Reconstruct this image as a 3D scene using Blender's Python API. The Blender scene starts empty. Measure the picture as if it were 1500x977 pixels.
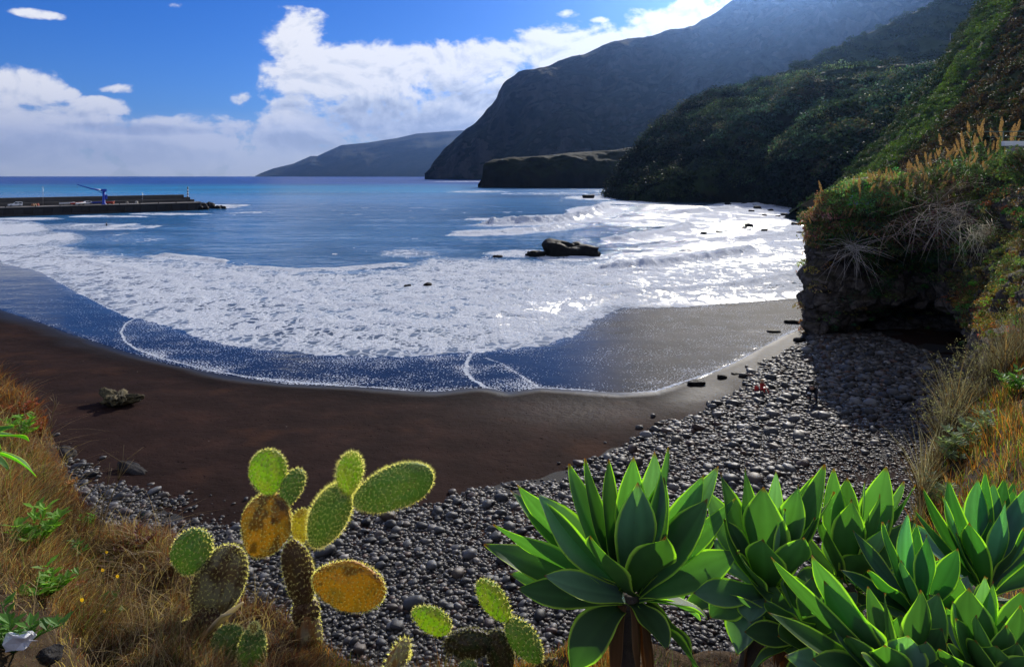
import bpy, bmesh, math, random
import numpy as np
from mathutils import Vector, Matrix
R = math.radians
SC = bpy.context.scene
COL = SC.collection
random.seed(7)
RG = np.random.default_rng(11)
# ------------------------------------------------------------------ the view: 15 m above the beach, looking out over the bay
F, CX, HV, H = 1000.0, 750.0, 258.0, 15.0
def P(u, v, Y):
    return Vector(((u - CX) / F * Y, Y, H - (v - HV) / F * Y))
def G(u, v, z=0.0):
    return P(u, v, (H - z) * F / (v - HV))
def G2(pts, z=0.0):
    return np.array([[G(u, v, z).x, G(u, v, z).y] for u, v in pts])

SUN_AZ, SUN_EL = R(21.0), R(25.0)
SUN = Vector((math.sin(SUN_AZ) * math.cos(SUN_EL), math.cos(SUN_AZ) * math.cos(SUN_EL), math.sin(SUN_EL)))

# ------------------------------------------------------------------ numpy noise
def _h(ix, iy, iz, s):
    n = (ix * 374761393 + iy * 668265263 + iz * 2147483647 + s * 1274126177) & 0xFFFFFFFF
    n = ((n ^ (n >> 13)) * 1274126177) & 0xFFFFFFFF
    n = ((n ^ (n >> 16)) * 2246822519) & 0xFFFFFFFF
    return ((n ^ (n >> 15)) & 0xFFFFFF) / float(0xFFFFFF)
def vn(p, s=0):
    p = np.asarray(p, float)
    i = np.floor(p).astype(np.int64); f = p - i
    f = f * f * (3 - 2 * f)
    x, y, z = i[..., 0], i[..., 1], i[..., 2]
    out = 0
    for a in (0, 1):
        wx = f[..., 0] if a else 1 - f[..., 0]
        for b in (0, 1):
            wy = f[..., 1] if b else 1 - f[..., 1]
            for c in (0, 1):
                wz = f[..., 2] if c else 1 - f[..., 2]
                out = out + wx * wy * wz * _h(x + a, y + b, z + c, s)
    return out * 2 - 1
def fbm(p, s=0, octv=4, gain=0.5):
    p = np.asarray(p, float); a, t = 1.0, 0
    for k in range(octv):
        t = t + a * vn(p * (2.03 ** k), s + k * 17); a *= gain
    return t
def ridged(p, s=0, octv=4):
    p = np.asarray(p, float); a, t = 1.0, 0
    for k in range(octv):
        t = t + a * (1 - 2 * np.abs(vn(p * (2.03 ** k), s + k * 17))); a *= .5
    return t
def sstep(a, b, x):
    t = np.clip((x - a) / (b - a), 0, 1); return t * t * (3 - 2 * t)
def pdist(q, line, closed=False):
    """distance of every 2-D point q to a polyline, and the side (positive = left of travel)"""
    L = np.asarray(line, float); best = np.full(len(q), 1e18); side = np.zeros(len(q))
    n = len(L) if closed else len(L) - 1
    for k in range(n):
        a, b = L[k], L[(k + 1) % len(L)]; d = b - a; l2 = max(d @ d, 1e-12)
        w = q - a; t = np.clip((w @ d) / l2, 0, 1)
        e = w - t[:, None] * d; D = (e * e).sum(1)
        s = d[0] * w[:, 1] - d[1] * w[:, 0]
        m = D < best - 1e-12
        best[m] = D[m]; side[m] = s[m]
    return np.sqrt(best), np.sign(side)
def inside(q, poly):
    x, y = q[:, 0], q[:, 1]; r = np.zeros(len(q), bool); L = poly
    j = len(L) - 1
    for i in range(len(L)):
        xi, yi = L[i]; xj, yj = L[j]
        c = ((yi > y) != (yj > y)) & (x < (xj - xi) * (y - yi) / ((yj - yi) + 1e-12) + xi)
        r ^= c; j = i
    return r

# ------------------------------------------------------------------ meshes
class Geo:
    """collects vertices and faces (with a colour per vertex) for ONE mesh"""
    def __init__(s): s.v, s.f, s.c, s.n = [], [], [], 0
    def add(s, v, f, c=(1, 1, 1)):
        v = np.asarray(v, float).reshape(-1, 3); f = np.asarray(f, np.int64)
        c = np.asarray(c, float)
        if c.ndim == 1: c = np.tile(c[:3], (len(v), 1))
        s.v.append(v); s.c.append(c); s.f.append(f + s.n); s.n += len(v)
    def build(s, name, mat, parent=None, smooth=True, attrs=None, autosmooth=False):
        me = bpy.data.meshes.new(name)
        V = np.concatenate(s.v) if s.v else np.zeros((0, 3))
        me.vertices.add(len(V)); me.vertices.foreach_set('co', V.astype(np.float32).ravel())
        loops, starts, tot = [], [], 0
        for f in s.f:
            k = f.shape[1]
            loops.append(f.ravel()); starts.append(tot + np.arange(len(f)) * k); tot += f.size
        loops = np.concatenate(loops); starts = np.concatenate(starts)
        me.loops.add(tot); me.polygons.add(len(starts))
        me.loops.foreach_set('vertex_index', loops.astype(np.int32))
        me.polygons.foreach_set('loop_start', starts.astype(np.int32))
        me.polygons.foreach_set('use_smooth', np.full(len(starts), bool(smooth)))
        C = np.concatenate(s.c)
        at = me.color_attributes.new('Col', 'FLOAT_COLOR', 'POINT')
        at.data.foreach_set('color', np.hstack([C, np.ones((len(C), 1))]).astype(np.float32).ravel())
        for k, a in (attrs or {}).items():
            t = me.attributes.new(k, 'FLOAT', 'POINT'); t.data.foreach_set('value', np.asarray(a, np.float32))
        me.update(calc_edges=True); me.validate()
        o = bpy.data.objects.new(name, me); COL.objects.link(o)
        if mat: me.materials.append(mat)
        if parent: o.parent = parent
        return o
def tag(o, label=None, cat=None, group=None, kind=None):
    if label: o['label'] = label
    if cat: o['category'] = cat
    if group: o['group'] = group
    if kind: o['kind'] = kind
    return o
def empty(name, loc=(0, 0, 0), rz=0.0):
    o = bpy.data.objects.new(name, None); COL.objects.link(o); o.location = loc; o.rotation_euler = (0, 0, rz)
    o.empty_display_size = .1
    return o
def grid_faces(nr, nc):
    i = np.arange((nr - 1) * (nc - 1)); r, c = i // (nc - 1), i % (nc - 1); a = r * nc + c
    return np.stack([a, a + 1, a + nc + 1, a + nc], 1)
def ico(sub):
    bm = bmesh.new(); bmesh.ops.create_icosphere(bm, subdivisions=sub, radius=1.0)
    v = np.array([x.co[:] for x in bm.verts]); f = np.array([[x.index for x in q.verts] for q in bm.faces]); bm.free()
    return v, f
ICO = {k: ico(k) for k in (1, 2, 3, 4, 5)}
def tube(pts, rad, n=8, cap=True):
    """a tube along pts with a radius per point"""
    pts = [Vector(p) for p in pts]; m = len(pts)
    if not hasattr(rad, '__len__'): rad = [rad] * m
    V = []; up = Vector((0, 0, 1)); prev = None
    for i, p in enumerate(pts):
        t = (pts[min(i + 1, m - 1)] - pts[max(i - 1, 0)]).normalized()
        if prev is None:
            a = t.cross(up) if abs(t.z) < .9 else t.cross(Vector((1, 0, 0)))
        else: a = prev - t * prev.dot(t)
        a.normalize(); prev = a; b = t.cross(a)
        for k in range(n):
            w = 2 * math.pi * k / n
            V.append(p + (a * math.cos(w) + b * math.sin(w)) * rad[i])
    Fq = []
    for i in range(m - 1):
        for k in range(n):
            k2 = (k + 1) % n
            Fq.append((i * n + k, i * n + k2, (i + 1) * n + k2, (i + 1) * n + k))
    V = np.array([q[:] for q in V])
    if cap:
        V = np.vstack([V, [pts[0][:]], [pts[-1][:]]]); a, b = len(V) - 2, len(V) - 1
        for k in range(n):
            k2 = (k + 1) % n
            Fq.append((a, k2, k, k)); Fq.append((b, (m - 1) * n + k, (m - 1) * n + k2, (m - 1) * n + k2))
        tri = [q for q in Fq if q[2] == q[3]]; Fq = [q for q in Fq if q[2] != q[3]]
        return V, np.array(Fq), np.array([t[:3] for t in tri])
    return V, np.array(Fq), None
def add_tube(g, pts, rad, n=8, c=(1, 1, 1)):
    V, Q, T = tube(pts, rad, n)
    if T is None: g.add(V, Q, c); return
    base = g.n; g.add(V, Q, c); g.f.append(T + base)
def add_box(g, lo, hi, c=(1, 1, 1), bev=0.0, M=None):
    bm = bmesh.new(); bmesh.ops.create_cube(bm, size=1)
    s = Vector(hi) - Vector(lo); m = (Vector(hi) + Vector(lo)) / 2
    for v in bm.verts: v.co = Vector((v.co.x * s.x, v.co.y * s.y, v.co.z * s.z))
    if bev: bmesh.ops.bevel(bm, geom=bm.edges[:], offset=bev, segments=1, affect='EDGES')
    for v in bm.verts:
        v.co += m
        if M is not None: v.co = M @ v.co
    v = np.array([x.co[:] for x in bm.verts]); base = g.n; first = True
    by = {}
    for q in bm.faces: by.setdefault(len(q.verts), []).append([x.index for x in q.verts])
    for k, fs in by.items():
        if first: g.add(v, np.array(fs), c); first = False
        else: g.f.append(np.array(fs) + base)
    bm.free()
def leaves(g, cen, nrm, size, cols, asp=2.0, tipfold=0.15, rg=RG):
    """leaf shaped quads (diamonds) at cen facing nrm, random spin"""
    n = len(cen); nrm = nrm / (np.linalg.norm(nrm, axis=1, keepdims=True) + 1e-9)
    t = rg.normal(size=(n, 3)); t -= (t * nrm).sum(1)[:, None] * nrm; t /= np.linalg.norm(t, axis=1, keepdims=True) + 1e-9
    b = np.cross(nrm, t); s = np.asarray(size)
    if s.ndim == 0: s = np.full(n, float(s))
    L = s[:, None]; W = L / asp
    V = np.stack([cen - t * L * .5, cen + b * W * .5 + nrm * L * tipfold * .5, cen + t * L * .5, cen - b * W * .5 + nrm * L * tipfold * .5], 1).reshape(-1, 3)
    Fq = np.arange(4 * n).reshape(n, 4)
    g.add(V, Fq, np.repeat(cols, 4, axis=0))
def bush(g, c, r, n, size, col, var=.25, flat=.8, asp=2.0, rg=RG):
    """leaves in the shell of an uneven crown"""
    d = rg.normal(size=(n, 3)); d /= np.linalg.norm(d, axis=1, keepdims=True); d[:, 2] = np.abs(d[:, 2]) * 1.0 - .15
    lob = 1 + .35 * fbm(d * 1.7 + np.array(c[:3]), 5, 2)
    rad = r * lob * (1 - .35 * rg.random(n) ** 2)
    cen = np.array(c[:3]) + d * rad[:, None] * np.array([1, 1, flat])
    nr = d + rg.normal(size=(n, 3)) * .55
    k = 1 + var * (rg.random(n) - .5) * 2
    cols = np.clip(np.array(col)[None] * k[:, None] * (1 + .12 * rg.normal(size=(n, 3))), .004, 1)
    leaves(g, cen, nr, size * (.6 + .8 * rg.random(n)), cols, asp, rg=rg)
def blades(g, base, height, lean, width, cols, seg=3, rg=RG, droop=.35):
    """tapered grass blades: base (n,3), lean (n,3) sideways vector at the tip"""
    n = len(base); W = rg.normal(size=(n, 3)); W[:, 2] = 0; W /= np.linalg.norm(W, axis=1, keepdims=True)
    V = []
    for k in range(seg + 1):
        t = k / seg
        p = base + np.array([0, 0, 1]) * (height * (t - droop * t * t * .5))[:, None] + lean * (t ** 1.7)
        w = (width * (1 - t) ** .7 + .0006)[:, None] * W * .5
        V += [p - w, p + w]
    V = np.stack(V, 1); m = 2 * (seg + 1)
    f = []
    for k in range(seg): f.append(np.arange(n)[:, None] * m + np.array([2 * k, 2 * k + 1, 2 * k + 3, 2 * k + 2])[None])
    g.add(V.reshape(-1, 3), np.concatenate(f), np.repeat(cols, m, axis=0))

# ------------------------------------------------------------------ shader helper
class N:
    def __init__(s, name=None, tree=None):
        if tree is None:
            s.m = bpy.data.materials.new(name); s.m.use_nodes = True; s.t = s.m.node_tree
        else: s.t = tree
        s.t.nodes.clear(); s.L = s.t.links
    def n(s, typ, **kw):
        x = s.t.nodes.new(typ)
        for k, v in kw.items(): setattr(x, k, v)
        return x
    def put(s, sock, val):
        if isinstance(val, bpy.types.NodeSocket): s.L.new(val, sock)
        elif val is not None:
            if hasattr(sock.default_value, '__len__') and not hasattr(val, '__len__'):
                sock.default_value = [val] * len(sock.default_value)
            elif hasattr(val, '__len__') and len(sock.default_value) == 4 and len(val) == 3: sock.default_value = (*val, 1)
            else: sock.default_value = val
    def m_(s, op, a, b=None, c=None, clamp=False):
        x = s.n('ShaderNodeMath', operation=op, use_clamp=clamp)
        s.put(x.inputs[0], a)
        if b is not None: s.put(x.inputs[1], b)
        if c is not None: s.put(x.inputs[2], c)
        return x.outputs[0]
    def ss(s, val, a, b, lo=0., hi=1.):
        x = s.n('ShaderNodeMapRange', interpolation_type='SMOOTHSTEP')
        s.put(x.inputs[0], val); s.put(x.inputs[1], a); s.put(x.inputs[2], b); s.put(x.inputs[3], lo); s.put(x.inputs[4], hi)
        return x.outputs[0]
    def mix(s, f, a, b, mode='MIX'):
        x = s.n('ShaderNodeMix', data_type='RGBA', blend_type=mode)
        s.put(x.inputs[0], f); s.put(x.inputs[6], a); s.put(x.inputs[7], b); return x.outputs[2]
    def noise(s, scale, vec=None, detail=4, rough=.55, dist=0, dim='3D'):
        x = s.n('ShaderNodeTexNoise', noise_dimensions=dim)
        if vec is not None: s.put(x.inputs['Vector'], vec)
        s.put(x.inputs['Scale'], scale); s.put(x.inputs['Detail'], detail); s.put(x.inputs['Roughness'], rough); s.put(x.inputs['Distortion'], dist)
        return x.outputs[0]
    def voro(s, scale, vec=None, feature='F1', out=0, rnd=1.0):
        x = s.n('ShaderNodeTexVoronoi', feature=feature)
        if vec is not None: s.put(x.inputs['Vector'], vec)
        s.put(x.inputs['Scale'], scale); s.put(x.inputs['Randomness'], rnd)
        return x.outputs[out]
    def attr(s, name, col=False):
        x = s.n('ShaderNodeAttribute', attribute_name=name); return x.outputs['Color'] if col else x.outputs['Fac']
    def obj(s): return s.n('ShaderNodeTexCoord').outputs['Object']
    def pos(s): return s.n('ShaderNodeNewGeometry').outputs['Position']
    def vmul(s, v, k):
        x = s.n('ShaderNodeVectorMath', operation='MULTIPLY'); s.put(x.inputs[0], v); s.put(x.inputs[1], k); return x.outputs[0]
    def vadd(s, v, k):
        x = s.n('ShaderNodeVectorMath', operation='ADD'); s.put(x.inputs[0], v); s.put(x.inputs[1], k); return x.outputs[0]
    def ramp(s, f, stops):
        x = s.n('ShaderNodeValToRGB'); e = x.color_ramp.elements
        while len(e) < len(stops): e.new(.5)
        for q, (p, c) in zip(e, stops): q.position = p; q.color = (*c, 1) if len(c) == 3 else c
        s.put(x.inputs[0], f); return x.outputs[0]
    def bump(s, h, strength=.3, dist=.05, normal=None):
        x = s.n('ShaderNodeBump'); s.put(x.inputs['Height'], h); s.put(x.inputs['Strength'], strength); s.put(x.inputs['Distance'], dist)
        if normal is not None: s.put(x.inputs['Normal'], normal)
        return x.outputs[0]
    def pbr(s, col, rough=.6, normal=None, spec=.5, metal=0, **kw):
        x = s.n('ShaderNodeBsdfPrincipled'); s.put(x.inputs['Base Color'], col); s.put(x.inputs['Roughness'], rough)
        s.put(x.inputs['Specular IOR Level'], spec); s.put(x.inputs['Metallic'], metal)
        if normal is not None: s.put(x.inputs['Normal'], normal)
        for k, v in kw.items(): s.put(x.inputs[k.replace('_', ' ')], v)
        return x.outputs[0]
    def mixs(s, f, a, b):
        x = s.n('ShaderNodeMixShader'); s.put(x.inputs[0], f); s.L.new(a, x.inputs[1]); s.L.new(b, x.inputs[2]); return x.outputs[0]
    def out(s, sh):
        o = s.n('ShaderNodeOutputMaterial'); s.L.new(sh, o.inputs['Surface']); return s.m
def simple(name, col, rough=.7, var=.2, scale=3., bump=.3, bd=.02, spec=.4, metal=0):
    a = N(name); o = a.obj(); n1 = a.noise(scale, o, 5, .6)
    c = a.mix(n1, [k * (1 - var) for k in col], [min(1, k * (1 + var)) for k in col])
    return a.out(a.pbr(c, rough, a.bump(a.noise(scale * 4, o, 5, .65), bump, bd), spec, metal))
def foliage(name, trans=.35, rough=.5, spec=.3, gain=1.0):
    a = N(name); c = a.attr('Col', True)
    if gain != 1: c = a.mix(1., c, (gain, gain, gain), 'MULTIPLY')
    p = a.pbr(c, rough, None, spec)
    t = a.n('ShaderNodeBsdfTranslucent'); a.put(t.inputs[0], a.mix(1., c, (1.5, 1.6, .8), 'MULTIPLY'))
    return a.out(a.mixs(trans, p, t.outputs[0]))
# ------------------------------------------------------------------ render settings, camera, sun, sky
SC.render.engine = 'CYCLES'
SC.cycles.max_bounces = 6; SC.cycles.diffuse_bounces = 2; SC.cycles.glossy_bounces = 3; SC.cycles.transmission_bounces = 3
SC.cycles.volume_bounces = 0; SC.cycles.transparent_max_bounces = 8
SC.cycles.use_denoising = True
SC.cycles.sample_clamp_indirect = 6.0
SC.view_settings.view_transform = 'Standard'; SC.view_settings.look = 'None'; SC.view_settings.gamma = 1
SC.view_settings.use_curve_mapping = False
SC.view_settings.exposure = 0.12
cam = bpy.data.cameras.new('camera'); co = bpy.data.objects.new('camera', cam); COL.objects.link(co)
co.location = (0, 0, H); co.rotation_euler = (R(90), 0, 0)
cam.sensor_width = 36; cam.lens = 36 * F / 1500; cam.shift_y = (HV - 488.5) / 1500
cam.clip_start = .05; cam.clip_end = 60000
SC.camera = co
sl = bpy.data.lights.new('sun', 'SUN'); so = bpy.data.objects.new('sun', sl); COL.objects.link(so)
sl.energy = 5.0; sl.angle = R(.5); sl.color = (1, .93, .82)
so.rotation_euler = SUN.to_track_quat('Z', 'Y').to_euler(); so.location = (0, 0, 40)

W = bpy.data.worlds.new('World'); SC.world = W; W.use_nodes = True
def build_world():
    a = N(tree=W.node_tree)
    sky = a.n('ShaderNodeTexSky', sky_type='NISHITA', sun_disc=False)
    sky.sun_elevation = SUN_EL; sky.sun_rotation = SUN_AZ; sky.altitude = 300
    sky.air_density = 1.0; sky.dust_density = .25; sky.ozone_density = 3.0
    d = a.n('ShaderNodeTexCoord').outputs['Generated']
    sp = a.n('ShaderNodeSeparateXYZ'); a.put(sp.inputs[0], d)
    az = a.m_('ARCTAN2', sp.outputs[0], sp.outputs[1]); el = sp.outputs[2]
    def q(u, v):
        x = (u - CX) / F; l = math.hypot(1, x)
        return math.atan(x), math.sin(math.atan((HV - v) / F / l))
    def blobs(lst, e0=None):
        tot = None
        for (u, v, ru, rv) in lst:
            k_ = 1.0 if ru > 45 else .55
            A, E = q(u, v)
            A2, E2 = q(u + ru, v); ra = max(abs(A2 - A), 1e-3); _, E3 = q(u, v - rv); re = max(abs(E3 - E), 1e-3)
            x = a.m_('MULTIPLY', a.m_('SUBTRACT', az, A), 1 / ra); y = a.m_('MULTIPLY', a.m_('SUBTRACT', el, E), 1 / re)
            r2 = a.m_('ADD', a.m_('MULTIPLY', x, x), a.m_('MULTIPLY', y, y))
            b = a.m_('SUBTRACT', k_, a.m_('MULTIPLY', r2, k_) if k_ == 1.0 else a.m_('MULTIPLY', r2, .8))
            b = a.m_('MAXIMUM', b, -1.0)
            tot = b if tot is None else a.m_('MAXIMUM', tot, b)
        return tot
    shp = [(432, 55, 50, 50), (470, 110, 82, 60), (560, 95, 120, 42), (660, 110, 110, 48), (745, 105, 90, 48), (600, 165, 200, 62),
           (440, 180, 60, 45), (820, 70, 70, 42), (905, 62, 95, 32), (1010, 35, 95, 40), (700, 180, 160, 50), (1150, 20, 140, 60),
           (30, 130, 75, 36), (15, 185, 110, 45), (103, 138, 17, 13), (150, 158, 60, 16), (90, 180, 130, 32), (170, 130, 36, 9),
           (240, 205, 330, 36), (352, 146, 20, 16), (300, 235, 520, 40), (430, 12, 34, 8),
           (830, 22, 22, 9), (60, 22, 40, 8), (0, 215, 200, 50), (880, 30, 20, 6)]
    C = blobs(shp)
    comb = a.n('ShaderNodeCombineXYZ'); a.put(comb.inputs[0], az); a.put(comb.inputs[1], a.m_('MULTIPLY', el, 1.5)); comb.inputs[2].default_value = 3.3
    n1 = a.noise(11.0, comb.outputs[0], 9, .58, .3)
    nh = a.noise(48.0, comb.outputs[0], 6, .6, .2)
    off = a.vadd(comb.outputs[0], (.006, .012, 0))
    n2 = a.noise(11.0, off, 9, .58, .3)
    nb = a.noise(3.2, comb.outputs[0], 4, .5)
    # elsewhere on the dome: scattered cumulus so the sky also holds from the side and in reflections
    back = a.m_('SUBTRACT', a.m_('MULTIPLY', a.ss(nb, .5, .68), 1.0), 1.0)
    C = a.m_('MAXIMUM', C, a.m_('MULTIPLY', back, 1.25))
    beh = a.m_('MAXIMUM', a.ss(sp.outputs[1], .25, -.15), a.ss(el, .50, .68))  # heavier unseen cloud behind and overhead, added to lift the shadow fill
    C = a.m_('MAXIMUM', C, a.m_('SUBTRACT', a.m_('MULTIPLY', a.m_('MULTIPLY', beh, a.ss(nb, .42, .56)), 1.6), 1.0))
    dens = a.m_('ADD', a.m_('MULTIPLY', C, .72), a.m_('MULTIPLY', a.m_('ADD', a.m_('SUBTRACT', n1, .5), a.m_('MULTIPLY', a.m_('SUBTRACT', nh, .5), .30)), 3.0))
    alpha = a.ss(dens, -.10, .42)
    low = a.ss(el, .0, .11, 1., 0.)                      # veil of distant cloud above the horizon
    veil = a.m_('MULTIPLY', low, a.ss(a.m_('ADD', n1, a.m_('MULTIPLY', low, .5)), .45, .85))
    alpha = a.m_('MAXIMUM', alpha, a.m_('MULTIPLY', veil, .8))
    dark = blobs([(560, 175, 150, 32), (640, 200, 150, 30), (470, 208, 90, 20), (815, 78, 40, 18), (20, 215, 150, 25), (150, 225, 200, 25),
                  (430, 150, 40, 20), (700, 140, 80, 25), (200, 190, 110, 10)])
    dk = a.ss(a.m_('ADD', dark, a.m_('MULTIPLY', a.m_('SUBTRACT', nb, .5), 2.0)), -.5, 1.0)
    thick = a.ss(dens, .35, 1.3)
    emb = a.m_('MULTIPLY', a.m_('SUBTRACT', n1, n2), 3.2)
    br = a.m_('ADD', a.m_('SUBTRACT', 1.0, a.m_('MULTIPLY', a.m_('MULTIPLY', dk, .62), a.ss(dens, .0, .5))), emb)
    br = a.m_('SUBTRACT', br, a.m_('MULTIPLY', thick, .08), clamp=True)
    cc = a.ramp(br, [(0, (.30, .35, .44)), (.35, (.44, .50, .62)), (.62, (.66, .72, .82)), (1, (.97, .98, 1.0))])
    cc = a.mix(a.ss(el, .0, .13, .85, 0.), cc, (.60, .67, .80))
    hs = a.n('ShaderNodeHueSaturation'); a.put(hs.inputs['Color'], sky.outputs[0]); hs.inputs['Saturation'].default_value = 1.35; hs.inputs['Value'].default_value = 1.0
    tint = a.mix(1., hs.outputs[0], SKY_TINT, 'MULTIPLY')
    b1 = a.n('ShaderNodeBackground'); a.put(b1.inputs[0], tint); b1.inputs[1].default_value = SKY_STR
    b2 = a.n('ShaderNodeBackground'); a.put(b2.inputs[0], cc); b2.inputs[1].default_value = CLOUD_STR
    m = a.n('ShaderNodeMixShader'); a.put(m.inputs[0], alpha); a.L.new(b1.outputs[0], m.inputs[1]); a.L.new(b2.outputs[0], m.inputs[2])
    o = a.n('ShaderNodeOutputWorld'); a.L.new(m.outputs[0], o.inputs[0])
SKY_STR, CLOUD_STR, SKY_TINT = .075, .95, (.47, .72, 1.27)
build_world()
HAZE = 3.2e-5
def build_haze():
    g = Geo(); add_box(g, (-24000, -600, -31), (24000, 21000, 1500))
    a = N('haze_air'); v = a.n('ShaderNodeVolumePrincipled')
    v.inputs['Color'].default_value = (.24, .46, 1.0, 1); v.inputs['Density'].default_value = HAZE; v.inputs['Anisotropy'].default_value = .90
    o = a.n('ShaderNodeOutputMaterial'); a.L.new(v.outputs[0], o.inputs['Volume'])
    h = g.build('haze', a.m, smooth=False); tag(h, kind='stuff', label='thin blue sea haze filling the air of the bay', cat='haze')
    a.m.volume_intersection_method = 'FAST' if hasattr(a.m, 'volume_intersection_method') else None
try: build_haze()
except TypeError: pass
# ------------------------------------------------------------------ beach and sea
WASH = [(-500, 330), (-200, 400), (0, 455), (60, 474), (100, 489), (180, 515), (250, 535), (330, 551), (420, 563), (520, 567), (600, 573), (640, 575), (690, 568),
        (712, 568), (745, 576), (790, 568), (850, 572), (905, 577), (960, 574), (1010, 562), (1050, 545), (1085, 528), (1120, 508), (1150, 492), (1195, 474), (1260, 450), (1400, 400), (1700, 340)]
wash_w = G2(WASH)
shore_w = G2([(-500, 330), (-200, 400), (0, 455), (100, 489), (250, 535), (420, 563), (600, 573), (800, 572), (960, 574), (1050, 545), (1120, 508), (1195, 474), (1260, 450), (1400, 400), (1700, 340)])
def beach_h(q):
    """height of the beach above the water at world points q (n,2)"""
    d, s = pdist(q, shore_w); d = -d * s            # positive inland (right of travel left->right)
    return np.where(d > 0, .05 * np.minimum(d, 14) + .035 * np.clip(d - 14, 0, 40), .02 * np.maximum(d, -15) + .3 * np.minimum(d + 15, 0) * .2)
def on_beach(u, v, extra=0.0):
    z = .0
    for _ in range(12):
        p = G(u, v, z + extra); z = float(beach_h(np.array([[p.x, p.y]]))[0])
    p = G(u, v, z + extra); p.z = z + extra
    return p
PEB = [(20, 640), (85, 672), (118, 690), (160, 706), (205, 722), (250, 742), (330, 760), (420, 768), (480, 752), (560, 741), (640, 733), (700, 717), (780, 704), (850, 682), (905, 650), (950, 634), (1000, 612),
       (1060, 590), (1100, 556), (1150, 512), (1188, 488), (1300, 480), (1440, 480), (1480, 560), (1440, 700), (1500, 800), (1700, 1100), (-400, 1100), (-400, 640)]
peb_w = np.array([on_beach(u, v)[:2] for u, v in PEB])

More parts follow.
